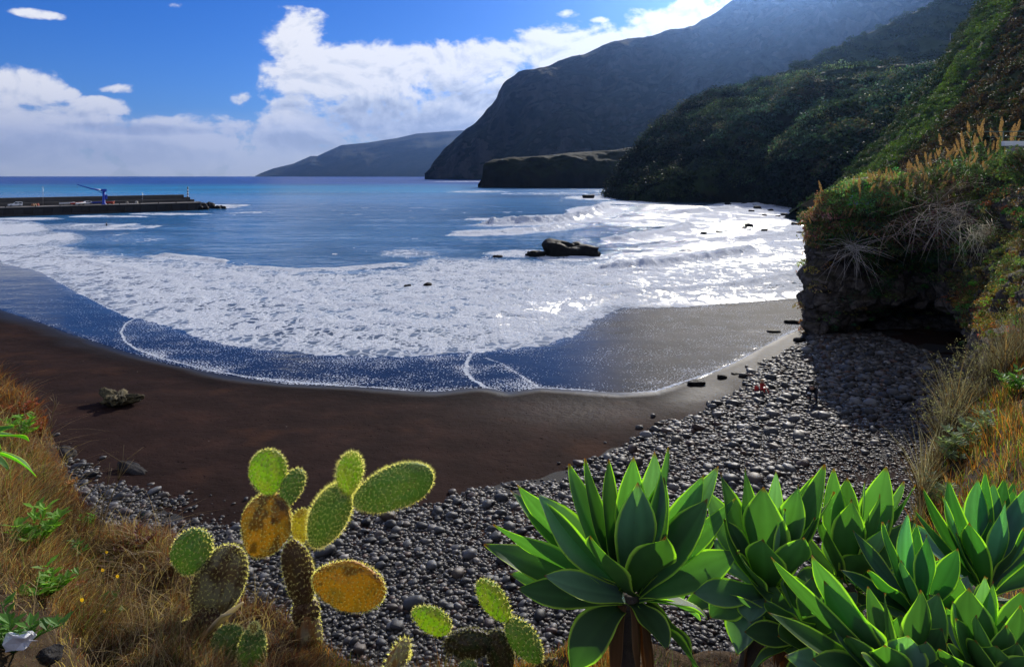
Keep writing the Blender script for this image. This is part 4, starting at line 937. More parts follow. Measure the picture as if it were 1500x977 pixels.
    vehicle(22, 6.0, [(-2.2, .4), (2.25, .4), (2.25, 1.0), (2.2, 1.75), (.3, 1.8), (-.55, 1.1), (-2.1, .95)], [((-.3, 1.1), (.75, 1.62)), ((.85, 1.1), (2.0, 1.62))], 'small white pickup parked on the pier at far left', 'pickup_truck', 'pickup', M_white, rz)
    vehicle(126, 7.0, [(-2.1, .35), (2.1, .35), (2.1, .9), (1.6, 1.45), (-.2, 1.5), (-.9, .95), (-2.1, .85)], [((-.6, .98), (.3, 1.38)), ((.4, .98), (1.4, 1.38))], 'white hatchback parked beside the boats on the pier', 'parked_car', 'car', M_white, rz + .15)
    def boat(u, off, mat, label, rz2, L_=4.4, z=.35):
        r = empty('dinghy', at(u, off), rz2); tag(r, label, 'boat')
        S = 13; prof = [(0, 0), (.35, .02), (.72, .28), (.95, .62), (1, .8)]; V = []
        for i in range(S):
            t = i / (S - 1); x = -L_ / 2 + L_ * t; w = .75 * (1 - t ** 3.2) ** .8 + .001; sh = .25 * t * t; k = .35 * t ** 3
            row = [(x + pz * .12 * t, px * w, k * (1 - pz) + pz * (1 + sh) * .8) for px, pz in prof]
            row = [(a, -b, c) for a, b, c in row[::-1]] + row[1:]; V += row
        g = Geo(); g.add(V, grid_faces(S, 9)); g.add(V[:9], [[0, 1, 2, 3], [0, 3, 4, 5], [0, 5, 6, 7], [0, 0, 7, 8]][:3]); h = g.build('hull', mat, r); h.location = (0, 0, z)
        sm_ = h.modifiers.new('s', 'SOLIDIFY'); sm_.thickness = .06
        for x in (-1.2, .1, 1.1): g = Geo(); add_box(g, (x - .14, -.55, z + .5), (x + .14, .55, z + .54)); g.build('thwart', M_conc, r, smooth=False)
        g = Geo(); add_box(g, (-1.2, -.5, 0), (-1.05, .5, z + .12)); add_box(g, (1., -.4, 0), (1.15, .4, z + .3)); g.build('trestle', M_black, r, smooth=False)
    boat(113, 5.0, M_red, 'red open boat on trestles, the middle one of those left of the crane', rz + .3); boat(98, 5.5, M_white, 'white open boat on trestles, the one farthest from the crane', rz - .1, 5.0); boat(119, 3.0, M_white, 'white open boat with its bow by the red one', rz + .6)
    boat(139, 6.5, M_blue, 'blue open boat drawn up close beside the crane', rz - .4); boat(162, 5.0, M_red, 'small red boat drawn up to the right of the crane', rz + .2, 3.2)
    # bollards and clutter
    for k, u in enumerate((8, 52, 88, 175, 205, 232, 258)):
        g = Geo(); add_tube(g, [(0, 0, 0), (0, 0, .45), (0, 0, .5), (0, 0, .65)], [.18, .16, .28, .24], 10); o = g.build('bollard', M_steel if 0 else M_concd); o.location = at(u, .9); tag(o, 'squat dark mooring bollard on the edge of the pier', 'bollard', 'mooring bollards on the pier')
    for k, (u, off, h, lab) in enumerate([(63, 8.5, 7.5, 'tall grey lamp post on the pier, nearer the shore'), (209, 8.5, 4.5, 'short grey post near the outer end of the pier')]):
        r = empty('lamp_post', at(u, off)); tag(r, lab, 'lamp post'); g = Geo(); add_tube(g, [(0, 0, 0), (0, 0, h)], [.09, .05], 8); g.build('post', M_steel, r); g = Geo(); add_box(g, (-.15, -.9, h - .06), (.15, .1, h + .06), bev=.03); g.build('lamp_head', M_steel, r, smooth=False)
    for k, u in enumerate((48, 51, 55, 165, 186, 200)):
        g = Geo(); add_box(g, (-.5, -.4, 0), (.5, .4, .7), bev=.05); add_box(g, (-.35, -.3, .7), (.3, .3, 1.0), bev=.05); o = g.build('net_crate', simple('crate_%d' % k, [(.25, .12, .06), (.3, .2, .1), (.35, .08, .05), (.4, .1, .05), (.25, .22, .18), (.4, .38, .34)][k])); o.location = at(u, 5 + k % 3); tag(o, 'fishing crate with folded net standing on the pier deck', 'crate', 'fishing crates on the pier')
    # armour rocks off the end
    for k, (u, v, s) in enumerate([(292, 304, 2.2), (297, 305.5, 2.4), (301, 303.5, 2.0), (305, 305, 2.2), (309, 304.5, 2.0), (313, 305.5, 1.7), (322, 305.6, 1.3), (326, 305.2, 1.1), (331, 305.8, 1.0), (294, 307.3, 1.5), (303, 307, 1.3)]):
        q = G(u, max(v, 305)); zz = .8 if v < 305 else .3; rock('armour_rock', (q.x, q.y - 2, zz), (s * 1.15, s, s), 90 + k, M_wetrock, 'black armour boulder tumbled in the surf off the pier end', 'rock', 'boulders off the end of the pier', .25, k, 3, .4)
pier()
# ------------------------------------------------------------------ road wall on the spur, lamp posts, white wall on the headland
def roadwall():
    pts = [(1198, 110.5, 560), (1225, 108, 560), (1260, 105, 556), (1300, 100, 548), (1335, 95.5, 540), (1372, 89, 530), (1392, 82, 522)]
    W_ = [P(*p) for p in pts]; r = empty('roadside_wall', W_[0]); tag(r, 'distant retaining wall with a row of white blocks along the hillside road', 'wall')
    line = []
    for a, b in zip(W_[:-1], W_[1:]):
        for k in range(14): line.append(a.lerp(b, k / 14))
    line.append(W_[-1]); O = W_[0]
    g = Geo(); V = []
    for q in line: V += [q - O + Vector((0, -.5, 0)), q - O + Vector((0, -.5, -4.5)), q - O + Vector((0, 1, -4.5)), q - O + Vector((0, 1, 0))]
    n = len(line); Fq = []
    for i in range(n - 1):
        for k in range(4): Fq.append((i * 4 + k, i * 4 + (k + 1) % 4, (i + 1) * 4 + (k + 1) % 4, (i + 1) * 4 + k))
    g.add(V, Fq); g.build('retaining_wall', simple('road_wall_stone', (.06, .055, .05)), r, smooth=False)
    for i in range(0, n - 1, 2):
        a = line[i] - O; b = line[i].lerp(line[i + 1], .9) - O; g = Geo(); dd = (b - a); M = Matrix.Translation((a + b) / 2 + Vector((0, -.2, .35))) @ dd.to_track_quat('X', 'Z').to_matrix().to_4x4()
        add_box(g, (-dd.length * .42, -.25, -.4), (dd.length * .42, .25, .4), bev=.04, M=M); g.build('white_block', M_white, r, smooth=False)
    for u, v0, v1, Y, lab in [(1232, 108, 88, 552, 'dark utility pole beside the hillside road, the left one'), (1242, 107, 96, 556, 'short lamp post on the hillside road just right of the pole'), (1392, 82, 50, 500, 'grey street lamp where the road meets the steep hillside')]:
        b = P(u, v0 + 5, Y); h = P(u, v1, Y).z - b.z; r2 = empty('street_lamp', b); tag(r2, lab, 'lamp post'); g = Geo(); add_tube(g, [(0, 0, 0), (0, 0, h)], [.28, .18], 6); g.build('post', M_steel, r2); g = Geo(); add_box(g, (-.2, -.2, h - .3), (1.6, .2, h), bev=.05); g.build('lamp_head', M_steel, r2, smooth=False)
roadwall()
def whitewall():
    a = P(1472, 207, 44); r = empty('parapet_wall', a); tag(r, 'white painted parapet wall with a green railing at the right edge', 'wall')
    M_ww = simple('white_wall_paint', (.7, .7, .68), .8, .1, 1.); M_blockw = simple('block_wall', (.22, .21, .2), .9, .3, 2., .8, .05); M_rail = paint('green_rail_paint', (.10, .16, .12))
    g = Geo(); add_box(g, (0, 0, -.32), (9, .35, 0), bev=.03); g.build('coping', M_ww, r, smooth=False)
    g = Geo(); add_box(g, (.3, .05, -2.0), (9, .34, -.32)); g.build('block_wall', M_blockw, r, smooth=False)
    g = Geo(); add_tube(g, [(-1.2, .15, .62), (9, .15, .66)], .035, 6); add_tube(g, [(-1.0, .15, .3), (9, .15, .33)], .02, 6); g.build('rail', M_rail, r)
    for x in (.0, 1.6, 3.2, 4.8): g = Geo(); add_tube(g, [(x, .15, 0), (x, .15, .64)], .03, 6); g.build('rail_post', M_rail, r)
whitewall()
# ------------------------------------------------------------------ near bank the camera stands on
def bank():
    us = np.concatenate([np.arange(-900, 0, 30), np.arange(0, 1510, 6), np.arange(1520, 2400, 40)]); n = len(us)
    ve = np.interp(us, [e[0] for e in EDGE], [e[1] for e in EDGE]); ye = np.interp(us, [e[0] for e in EDGE], [e[2] for e in EDGE])
    ve = ve + 5 * fbm(np.stack([us * .02, us * 0, us * 0], 1), 3, 3)
    k = (us - CX) / F; E = np.stack([k * ye, ye, H - (ve - HV) / F * ye], 1)
    rows = []
    for f in (1, .8, .6, .45, .32, .2, .1, .04):           # down the face to the beach
        dy = (1 - f) * np.maximum(5.5, .42 * ye); z = E[:, 2] * f + .2 * (1 - f) * 0
        rows.append(np.stack([k * (ye + dy), ye + dy, np.where(f < 1, z - 0.0, E[:, 2])], 1))
    rows = rows[::-1]; nb = len(rows)
    m = 46; near_y = np.minimum(1.7, ye); near_z = np.full(n, 12.95) - .2 * np.exp(-((us - 1100) / 350.) ** 2) 
    for j in range(1, m + 1):
        t = j / m; y = ye * (1 - t) + near_y * t; tt = t ** 1.7
        z = E[:, 2] * (1 - tt) + near_z * tt
        rows.append(np.stack([k * y, y, z], 1))
    x0 = rows[-1][:, 0]
    for y, z in ((.6, 13.35), (-2, 13.4), (-9, 13.4), (-30, 13.4)):
        rows.append(np.stack([x0 * (1 + max(0, 1.7 - y) * .25), np.full(n, y), np.full(n, z)], 1))
    V = np.concatenate(rows); nr = len(rows)
    rid = np.repeat(np.arange(nr), n); amp = np.where(rid == nb - 1, .02, .05) * np.clip(V[:, 1] / 4, .3, 3)
    V[:, 2] += amp * fbm(V * np.array([2.2, 2.2, 0]), 5, 4)
    g = Geo(); g.add(V, grid_faces(nr, n)[:, ::-1])
    a = N('bank_soil'); p = a.pos(); nz = a.noise(1.6, p, 6, .65); n2 = a.noise(14, p, 5, .7)
    c = a.ramp(a.m_('ADD', a.m_('MULTIPLY', nz, .5), a.m_('MULTIPLY', n2, .5)), [(.35, (.02, .014, .009)), (.5, (.055, .036, .02)), (.68, (.13, .09, .048))])
    o = g.build('bank_ground', a.out(a.pbr(c, .95, a.bump(a.m_('ADD', nz, n2), .8, .04), .1))); tag(o, 'dry earth bank in the foreground', 'ground', kind='structure')
    return V.reshape(nr, n, 3), nb, us
BANK, BNB, BUS = bank()
def bank_pts(n, rg, umin, umax, tmin=0., tmax=1., dens=None):
    """random points on the near bank, even as seen from the path"""
    out = []
    while len(out) < n:
        u = rg.uniform(umin, umax); t = rg.uniform(tmin, tmax) ** 1.0
        if dens is not None and rg.random() > dens(u, t): continue
        jf = BNB - 1 + t * 46; j = int(min(jf, BNB + 44)); fj = jf - j
        i = int(np.searchsorted(BUS, u)) - 1; i = max(0, min(i, len(BUS) - 2)); fi = (u - BUS[i]) / (BUS[i + 1] - BUS[i])
        a = BANK[j, i] * (1 - fi) + BANK[j, i + 1] * fi; b = BANK[j + 1, i] * (1 - fi) + BANK[j + 1, i + 1] * fi
        out.append(a * (1 - fj) + b * fj)
    return np.array(out)
def bz(u, Y):
    """bank height under column u at distance Y"""
    i = int(np.searchsorted(BUS, u)) - 1; col = BANK[BNB - 1:, i]; o = np.argsort(col[:, 1])
    return float(np.interp(Y, col[o, 1], col[o, 2]))
M_grass = foliage('dry_grass_blades', .45, .55, .25); M_weed = foliage('weed_leaf', .45, .45, .3)
def pxy(p): return CX + p[:, 0] / p[:, 1] * F, HV - (p[:, 2] - H) / p[:, 1] * F
def grass():
    rg = np.random.default_rng(404)
    pal = {'straw': (.36, .26, .13), 'tan': (.24, .145, .075), 'rust': (.27, .085, .028), 'red': (.16, .035, .018), 'orange': (.42, .17, .03), 'green': (.10, .16, .03), 'lime': (.20, .30, .035), 'brown': (.075, .045, .025), 'grey': (.22, .19, .16)}
    def mk(pts, mix, h0, h1, w, lean=.5, name=None):
        keys = list(mix); pr = np.array([mix[k] for k in keys], float); pr /= pr.sum()
        ch = rg.choice(len(keys), len(pts), p=pr); col = np.array([pal[keys[c]] for c in ch]) * (.5 + .9 * rg.random((len(pts), 1))) * (.85 + .5 * fbm(pts * np.array([2.5, 2.5, 0]), 78, 3))[:, None].clip(.5, 1.4)
        h = (h0 + (h1 - h0) * rg.random(len(pts)) ** 2.0) * np.clip(pts[:, 1] / 5.5, .35, 1.1) * np.clip(.75 + .7 * fbm(pts * np.array([1.5, 1.5, 0]), 77, 3), .3, 1.4); a = rg.random(len(pts)) * 6.283; l = h * lean * rg.random(len(pts)) ** .7
        ln = np.stack([np.cos(a) * l, np.sin(a) * l, -.25 * l], 1); sc = np.clip(pts[:, 1] / 5, .6, 2.5)
        blades(G_, pts - np.array([0, 0, .02]), h, ln, w * sc * (.6 + .8 * rg.random(len(pts))), col, 3, rg, .3)
    # left bank
    G_ = Geo()
    for u0, u1, t0, t1, n, mix, h0, h1 in [(-60, 110, 0, .25, 7000, dict(rust=3, orange=1.6, tan=2.5, red=2.5, brown=3, grey=1), .08, .24), (-60, 130, .15, .5, 10000, dict(green=1.6, lime=.5, straw=2.5, tan=3, rust=2, brown=3, red=1), .08, .26), (-60, 180, .4, 1.0, 11000, dict(straw=3, rust=2.2, tan=3, green=1.1, brown=3, red=1), .10, .30),
                                            (100, 300, 0, .22, 8000, dict(red=3, brown=3, rust=2, tan=1.2, green=.4), .06, .20), (110, 330, .08, .5, 12000, dict(straw=3, green=1.2, tan=3, rust=1.6, brown=2.5, red=1), .10, .34), (290, 470, 0, .4, 9000, dict(brown=3, red=2, tan=2, rust=1.5, straw=.8), .06, .20),
                                            (420, 660, 0, .3, 7000, dict(straw=2, orange=2, green=2, tan=1.5, rust=1.5), .06, .16)]:
        mk(bank_pts(int(n * 2.6), rg, u0, u1, t0, t1), mix, h0 * .8, h1 * 1.15, .0034, 1.0)
    mk(bank_pts(9000, rg, -500, -60, 0, .8), dict(straw=3, rust=2.2, tan=3, green=1.1, brown=3), .10, .32, .005, .9)
    b = bank_pts(2600, rg, -40, 420, 0, .7); cs = np.array([pal['straw']]) * (.6 + .9 * rg.random((len(b), 1))); a = rg.random(len(b)) * 6.283; hh = (.14 + .30 * rg.random(len(b))) * np.clip(b[:, 1] / 5, .4, 1.2); ll = hh * (.3 + 1.2 * rg.random(len(b)))
    blades(G_, b, hh, np.stack([np.cos(a) * ll, np.sin(a) * ll, -.3 * ll], 1), np.full(len(b), .0038), cs, 4, rg, .5)
    o = G_.build('dry_grass', M_grass, smooth=False); tag(o, 'dry straw, rust and green grass covering the left bank', 'grass', kind='stuff')
    G_ = Geo()
    mk(bank_pts(16000, rg, 640, 920, 0, .3), dict(orange=2.4, rust=2.4, straw=2, green=1.6, red=1, tan=2), .10, .30, .004); mk(bank_pts(3000, rg, 900, 1300, 0, .6), dict(brown=3, green=1, tan=1, rust=1), .08, .2, .0042)
    o = G_.build('orange_grass', M_grass, smooth=False); tag(o, 'orange dry grass behind the small cactus and the largest agave', 'grass', kind='stuff')
    G_ = Geo()
    mk(bank_pts(22000, rg, 1330, 1640, 0, .95), dict(orange=2.2, rust=2.2, lime=.8, green=2.8, straw=1.2, tan=2, brown=2), .14, .48, .006, .5)
    mk(bank_pts(13000, rg, 1620, 2300, 0, .9), dict(orange=2, rust=2.2, green=2.8, straw=1.2, tan=2, brown=2), .18, .5, .010, .5)
    mk(bank_pts(3500, rg, 1345, 1520, 0, .14), dict(grey=4, brown=2, tan=1), .5, 1.3, .005, .5)
    o = G_.build('bank_grass', M_grass, smooth=False); tag(o, 'orange and green grass on the steep bank at right', 'grass', kind='stuff')
    # fine twiggy brush on the right-hand crest
    for (u, t, R_, n, lab) in [(1405, .02, .8, 60, 'grey twiggy bush on the crest of the right bank, lower left one'), (1432, .03, 1.1, 80, 'grey twiggy bush on the crest of the right bank, topmost one'), (1385, .08, .7, 50, 'grey twiggy bush on the right bank nearest the pebbles')]:
        b = bank_pts(1, rg, u, u + 1, t, t + .01)[0]; r = empty('twiggy_bush', b); tag(r, lab, 'bush'); g = Geo(); lf = []
        for _ in range(n):
            d = Vector((rg.normal() * .5, rg.normal() * .3 - .1, .9 + .2 * rg.normal())).normalized(); l = R_ * (.6 + .5 * rg.random()); q = [Vector((0, 0, 0)), d * l * .5 + Vector((rg.normal(), rg.normal(), 0)) * .04, d * l]
            add_tube(g, q, [.007, .005, .002], 3, (.16, .13, .10))
            for _k in range(4):
                s = q[1].lerp(q[2], rg.random()); e = s + Vector((rg.normal(), rg.normal(), .6 + rg.normal() * .5)) * .11; add_tube(g, [s, e], [.003, .0015], 3, (.20, .17, .13)); lf.append(e[:])
        lf = np.array(lf); leaves(g, np.repeat(lf, 4, 0) + rg.normal(size=(len(lf) * 4, 3)) * .03, rg.normal(size=(len(lf) * 4, 3)), .035, np.array([.20, .19, .12]) * (.6 + .8 * rg.random((len(lf) * 4, 1))), 2.2, rg=rg); g.build('twigs', M_grass, r, smooth=False)
    # leafy weeds, each one a plant
    def weed(u, t, n, L, size, col, lab, name='leafy_weed', up=.7, cat='weed'):
        b = bank_pts(1, rg, u, u + 1, t, t + .01)[0]; r = empty(name, b); tag(r, lab, cat); g = Geo(); gl = Geo()
        for _ in range(n):
            d = Vector((rg.normal() * .55, rg.normal() * .45 - .15, up + .25 * rg.random())).normalized(); l = L * (.55 + .6 * rg.random()); q = [Vector((0, 0, 0)), d * l * .55, d * l + Vector((0, 0, -.1 * l))]
            add_tube(g, q, [.005, .004, .002], 4, [k * .7 for k in col]); m = 16; tt = .3 + .7 * rg.random(m)
            for w in range(m):
                s = q[0].lerp(q[1], tt[w] / .55) if tt[w] < .55 else q[1].lerp(q[2], (tt[w] - .55) / .45); a = rg.random() * 6.28; o = Vector((math.cos(a), math.sin(a), .7)).normalized(); k = size * (.6 + .6 * rg.random())
                sd = o.cross(Vector((0, 0, 1))).normalized() * k * .2; c = s + o * k * .5; e = s + o * k - Vector((0, 0, .15 * k)); cc = np.array(col) * (.7 + .7 * rg.random())
                gl.add([s[:], (c + sd)[:], e[:], (c - sd)[:], (c + Vector((0, 0, -.06 * k)))[:]], [[0, 1, 4, 4], [0, 4, 3, 3]][:0] or [[0, 1, 2, 3]], cc)
        g.build('stems', M_weed, r); gl.build('leaves', M_weed, r, smooth=False)
    G5 = (.17, .34, .035); G6 = (.11, .24, .04); PG = (.22, .27, .15)
    for w in [(28, .16, 9, .30, .09, G5, 'bright lime leafy weed at the far left of the bank, upper one'), (48, .52, 12, .30, .09, G5, 'bright lime leafy weed on the left bank, in the middle of the grass'), (66, .60, 9, .22, .08, G5, 'lime leafy weed right beside the larger lime weed on the left bank'),
              (108, .28, 6, .16, .06, G6, 'small fresh green weed near the edge of the left bank'), (132, .12, 6, .16, .06, G5, 'small lime weed at the edge of the left bank beside the pebbles'), (20, .75, 8, .25, .08, G6, 'dark green weed low in the left bank above the white litter'), (100, .45, 6, .2, .05, (.30, .10, .03), 'rusty red leafy weed in the middle of the left bank'),
              (60, .05, 10, .30, .05, (.38, .12, .03), 'orange-red leafy stems on the top corner of the left bank'), (25, .08, 10, .32, .05, (.32, .08, .03), 'dark red leafy stems at the upper left edge'), (92, .10, 9, .26, .05, (.42, .20, .04), 'yellow-orange leafy stems where the left bank ends above the pebbles'),
              (200, .10, 9, .20, .05, (.13, .035, .02), 'dark red-brown weed at the edge of the bank above the pebbles'), (262, .12, 9, .20, .05, (.12, .035, .02), 'dark red-brown weed just left of the leftmost cactus pad'), (160, .35, 6, .2, .05, G6, 'thin green weed among the straw left of the cactus')]: weed(*w[:6], w[6])
    for w in [(1392, .22, 12, .5, .16, PG, 'pale green leafy shrub on the right bank, leftmost of the pale ones'), (1418, .30, 12, .55, .16, PG, 'pale green leafy shrub on the right bank, middle one of the pale ones'), (1442, .36, 12, .5, .15, PG, 'pale green leafy shrub on the right bank behind the tallest agave leaves'), (1480, .25, 9, .5, .15, G6, 'green leafy weed at the right edge of the grassy bank'), (1375, .30, 9, .5, .14, PG, 'low pale shrub on the right bank nearest the pebbles')]: weed(*w[:6], w[6])
    # small yellow flowers
    for k, (u, t, h) in enumerate([(156, .18, .16), (150, .26, .14), (153, .38, .1), (172, .30, .2), (120, .5, .22)]):
        b = bank_pts(1, rg, u, u + 1, t, t + .01)[0]; r = empty('yellow_flower', b); tag(r, 'small yellow flower on a thin stem in the grass of the left bank', 'flower', 'yellow flowers in the grass')
        g = Geo(); add_tube(g, [(0, 0, 0), (.01, 0, h)], [.002, .0015], 4, (.1, .15, .03)); g.build('stem', M_weed, r); g = Geo()
        for q in range(8):
            a = q * .785; c = np.array([math.cos(a) * .007, -.003, h + math.sin(a) * .007 + .003]); leaves(g, c[None], np.array([[0, -1., .2]]), .013, np.array([[.8, .5, .02]]), 1.6, rg=rg)
        g.build('petals', M_weed, r, smooth=False)
    # bare twigs standing up
    for k, (u, t, h, lab) in enumerate([(150, .06, .75, 'bare forked twig standing above the pebbles at the bank edge'), (70, .03, .45, 'dry curled stalk on the top of the left bank'), (140, .16, .62, 'thin leaning bare stalk at the left bank edge, left of the forked twig')]):
        b = bank_pts(1, rg, u, u + 1, t, t + .01)[0]; g = Geo(); q = [Vector((0, 0, 0))]
        d = Vector((.1 * rg.normal(), 0, 1))
        for s in range(5): d = (d + Vector((rg.normal() * .18, rg.normal() * .1, .1))).normalized(); q.append(q[-1] + d * h / 5)
        add_tube(g, q, [.005, .005, .004, .003, .002, .0015], 4, (.22, .18, .13))
        for s in range(7):
            i = rg.integers(1, 5); e = q[i] + Vector((rg.normal() * .5, rg.normal() * .2, .5)).normalized() * h * .28; add_tube(g, [q[i], e], [.003, .0012], 3, (.25, .2, .15))
        o = g.build('bare_twig', M_grass); o.location = b; tag(o, lab, 'twig')
    # crumpled white litter
    b = P(28, 938, 3.05); v, f = ICO[3]; q9 = np.round(v * 1.5) / 1.5; v = q9 * .6 + v * .25; v = v * (1 + .5 * fbm(v * 2.1, 8, 2))[:, None]; v = v * np.array([.075, .045, .050]); g = Geo(); g.add(v, f)
    o = g.build('litter', simple('white_plastic', (.62, .62, .66), .35, .15, 20, .2)); o.location = b; o.data.polygons.foreach_set('use_smooth', [False] * len(o.data.polygons)); tag(o, 'crumpled white plastic litter in the grass at lower left', 'litter')
    b = P(72, 960, 3.2); rock('bank_stone', b, (.05, .05, .035), 71, M_rock, 'grey-green stone half hidden in the grass at bottom left', sub=3)
grass()

# ------------------------------------------------------------------ agaves
def agave_mat():
    a = N('agave_leaf'); c = a.attr('Col', True); ge = a.n('ShaderNodeNewGeometry'); o = a.obj()
    n = a.noise(14, o, 4, .6); c1 = a.mix(1., c, a.mix(n, (.80, .84, .82), (1.14, 1.12, 1.16)), 'MULTIPLY')
    c1 = a.mix(a.m_('MULTIPLY', a.ss(a.noise(34, o, 3, .6), .68, .74), .5), c1, (.10, .07, .03))
    p = a.pbr(c1, .58, a.bump(n, .12, .004), .28)
    t = a.n('ShaderNodeBsdfTranslucent'); a.put(t.inputs[0], a.mix(1., c1, (1.7, 2.3, .6), 'MULTIPLY'))
    tr = a.n('ShaderNodeBsdfTransparent'); tr.inputs[0].default_value = (.78, 1, .5, 1)
    m = a.mixs(.42, p, t.outputs[0]); return a.out(a.mixs(ge.outputs['Backfacing'], m, tr.outputs[0]))
M_agave = agave_mat(); M_trunk = simple('agave_trunk', (.10, .075, .055), .9, .5, 18, 1., .02); M_dead = foliage('dead_leaf', .3, .7, .15)
WT = [0, .06, .15, .33, .48, .60, .72, .83, .91, .97, 1.0]; WW = [.56, .57, .62, .86, 1.0, .97, .80, .53, .28, .10, .012]
def leaf_mesh(g, B, T, Wd, outd, col, edge, tip, bulge=.12, gutter=.32, twist=0.0, nseg=18, thick=.007, inner=Vector((0, 0, 1))):
    L = (T - B).length; mid = (B + T) / 2; up = (T - B).normalized()
    ctrl = mid + outd * bulge * L
    if up.z < .05: ctrl = mid + Vector((0, 0, 1)) * .16 * L + outd * .05
    V, C = [], []; nx = 11; xs = np.array([-1, -.94, -.84, -.5, -.2, 0, .2, .5, .84, .94, 1])
    wav = random.uniform(.01, .07); ph = random.random() * 6
    for layer in (1, 0):
        for i in range(nseg + 1):
            t = i / nseg; p = B * (1 - t) ** 2 + ctrl * 2 * t * (1 - t) + T * t * t; tg = ((ctrl - B) * (1 - t) + (T - ctrl) * t).normalized()
            side = tg.cross(inner)
            if side.length < .05: side = Vector((-outd.y, outd.x, 0))
            side.normalize(); q = Matrix.Rotation(twist * t, 3, tg); side = q @ side; nn = side.cross(tg).normalized()
            w = Wd * .5 * float(np.interp(t, WT, WW))
            for x in xs:
                gut = gutter * w * (abs(x) ** 1.7) * (1 - .35 * t); wv = wav * Wd * math.sin(t * 11 + ph + (2 if x > 0 else 0)) * abs(x) ** 3
                th = thick * (1 - x * x) * (1 - .6 * t) * (.5 if layer else -.5)
                V.append(p + side * (w * x * (1 - .10 * gutter)) + nn * (gut + th + wv))
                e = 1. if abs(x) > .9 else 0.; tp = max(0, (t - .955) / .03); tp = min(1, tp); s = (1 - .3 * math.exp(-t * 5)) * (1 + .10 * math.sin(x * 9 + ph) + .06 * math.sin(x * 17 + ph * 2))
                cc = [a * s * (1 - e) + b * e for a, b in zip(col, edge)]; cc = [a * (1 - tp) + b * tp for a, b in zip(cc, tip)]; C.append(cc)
    n1 = (nseg + 1) * nx; f = grid_faces(nseg + 1, nx); f2 = f[:, ::-1] + n1
    rim = []
    for i in range(nseg):
        a, b = i * nx, (i + 1) * nx; rim.append((a, b, b + n1, a + n1)); a2, b2 = a + nx - 1, b + nx - 1; rim.append((b2, a2, a2 + n1, b2 + n1))
    for k in range(nx - 1): rim.append((k + 1, k, k + n1, k + 1 + n1))
    base = g.n; g.add(V, f, np.array(C)); g.f.append(f2 + base); g.f.append(np.array(rim) + base)
def rosette(cu, cv, cY, tips, label, W0=.16, fill=8, lfill=.5, seed=1, lean=(0, 0), L0=.62, ndead=6, up=4, col=(.080, .150, .072)):
    rg = random.Random(seed); C = P(cu, cv, cY); root = empty('agave', C); tag(root, label, 'agave', 'agaves along the front of the bank')
    gz = bz(cu + lean[0] * 100, cY + lean[1]) - .05; foot = Vector((lean[0], lean[1], gz - C.z)); 
    if foot.z > -.15: foot.z = -.15
    g = Geo(); pts = [foot, foot * .55 + Vector((0, 0, .02)), Vector((0, 0, .02))]; add_tube(g, pts, [.060, .050, .045], 14); g.build('trunk', M_trunk, root)
    def mk(T, W, s=1.0, bulge=.10, gut=.32):
        T = T - C; h = Vector((T.x, T.y, 0)); 
        if h.length < .03: h = Vector((.0, .03, 0))
        out = h.normalized(); el = math.atan2(T.z, h.length); B = out * (.030 + .02 * max(0, 1 - el)) + Vector((0, 0, .05 * el)); k = .6 + .65 * rg.random()
        cc = [q * k for q in col]; 
        if rg.random() < .3: cc = [cc[0] * 1.9, cc[1] * 1.6, cc[2] * 2.8]  # some leaves paler: sunlit inner faces painted into the colour
        g = Geo(); inner = Vector((0, 0, 1)) * (1 - max(0, el) / 1.7) - out * max(.15, math.sin(el)); lat = abs(out.x); inner += Vector((0, rg.choice((-1, -1, 1)) * lat * rg.uniform(.5, 1.1), 0)) * (1 if el > -.1 else .5)
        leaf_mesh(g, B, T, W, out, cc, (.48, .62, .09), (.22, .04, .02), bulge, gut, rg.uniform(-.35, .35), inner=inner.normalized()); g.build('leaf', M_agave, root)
    for tp in tips:
        u, v, s = tp[:3]; W = 1.2 * W0 * (tp[3] if len(tp) > 3 else 1); L = L0 * (tp[4] if len(tp) > 4 else 1)
        q = P(u, v, cY); d = (q - C).length; dy = math.sqrt(max(L * L - d * d, .0004)) * s
        T = P(u, v, max(cY + dy, 1.3)); mk(T, W)
    for k in range(fill + up):
        a = k * 2.399 + rg.random() * .5; el = R(rg.uniform(-28, 22)) if k < fill else R(rg.uniform(12, 68)); l = lfill * rg.uniform(.8, 1.15)
        if math.sin(a) < -.8 and el > 0: el = -el
        mk(C + Vector((math.cos(a) * math.cos(el), math.sin(a) * math.cos(el), math.sin(el))) * l, W0 * .85)
    for k in range(ndead):
        a = k * 1.05 + rg.random(); l = .28 + .2 * rg.random(); T = Vector((math.cos(a) * .10, math.sin(a) * .10, -l)); g = Geo()
        leaf_mesh(g, Vector((math.cos(a) * .05, math.sin(a) * .05, -.01)), T, .07, Vector((math.cos(a), math.sin(a), 0)), (.20, .10, .045), (.26, .15, .07), (.1, .05, .03), .2, .5, rg.uniform(-1, 1), 10, .003, Vector((-math.cos(a), -math.sin(a), .3)).normalized()); g.build('dead_leaf', M_dead, root)
    return root
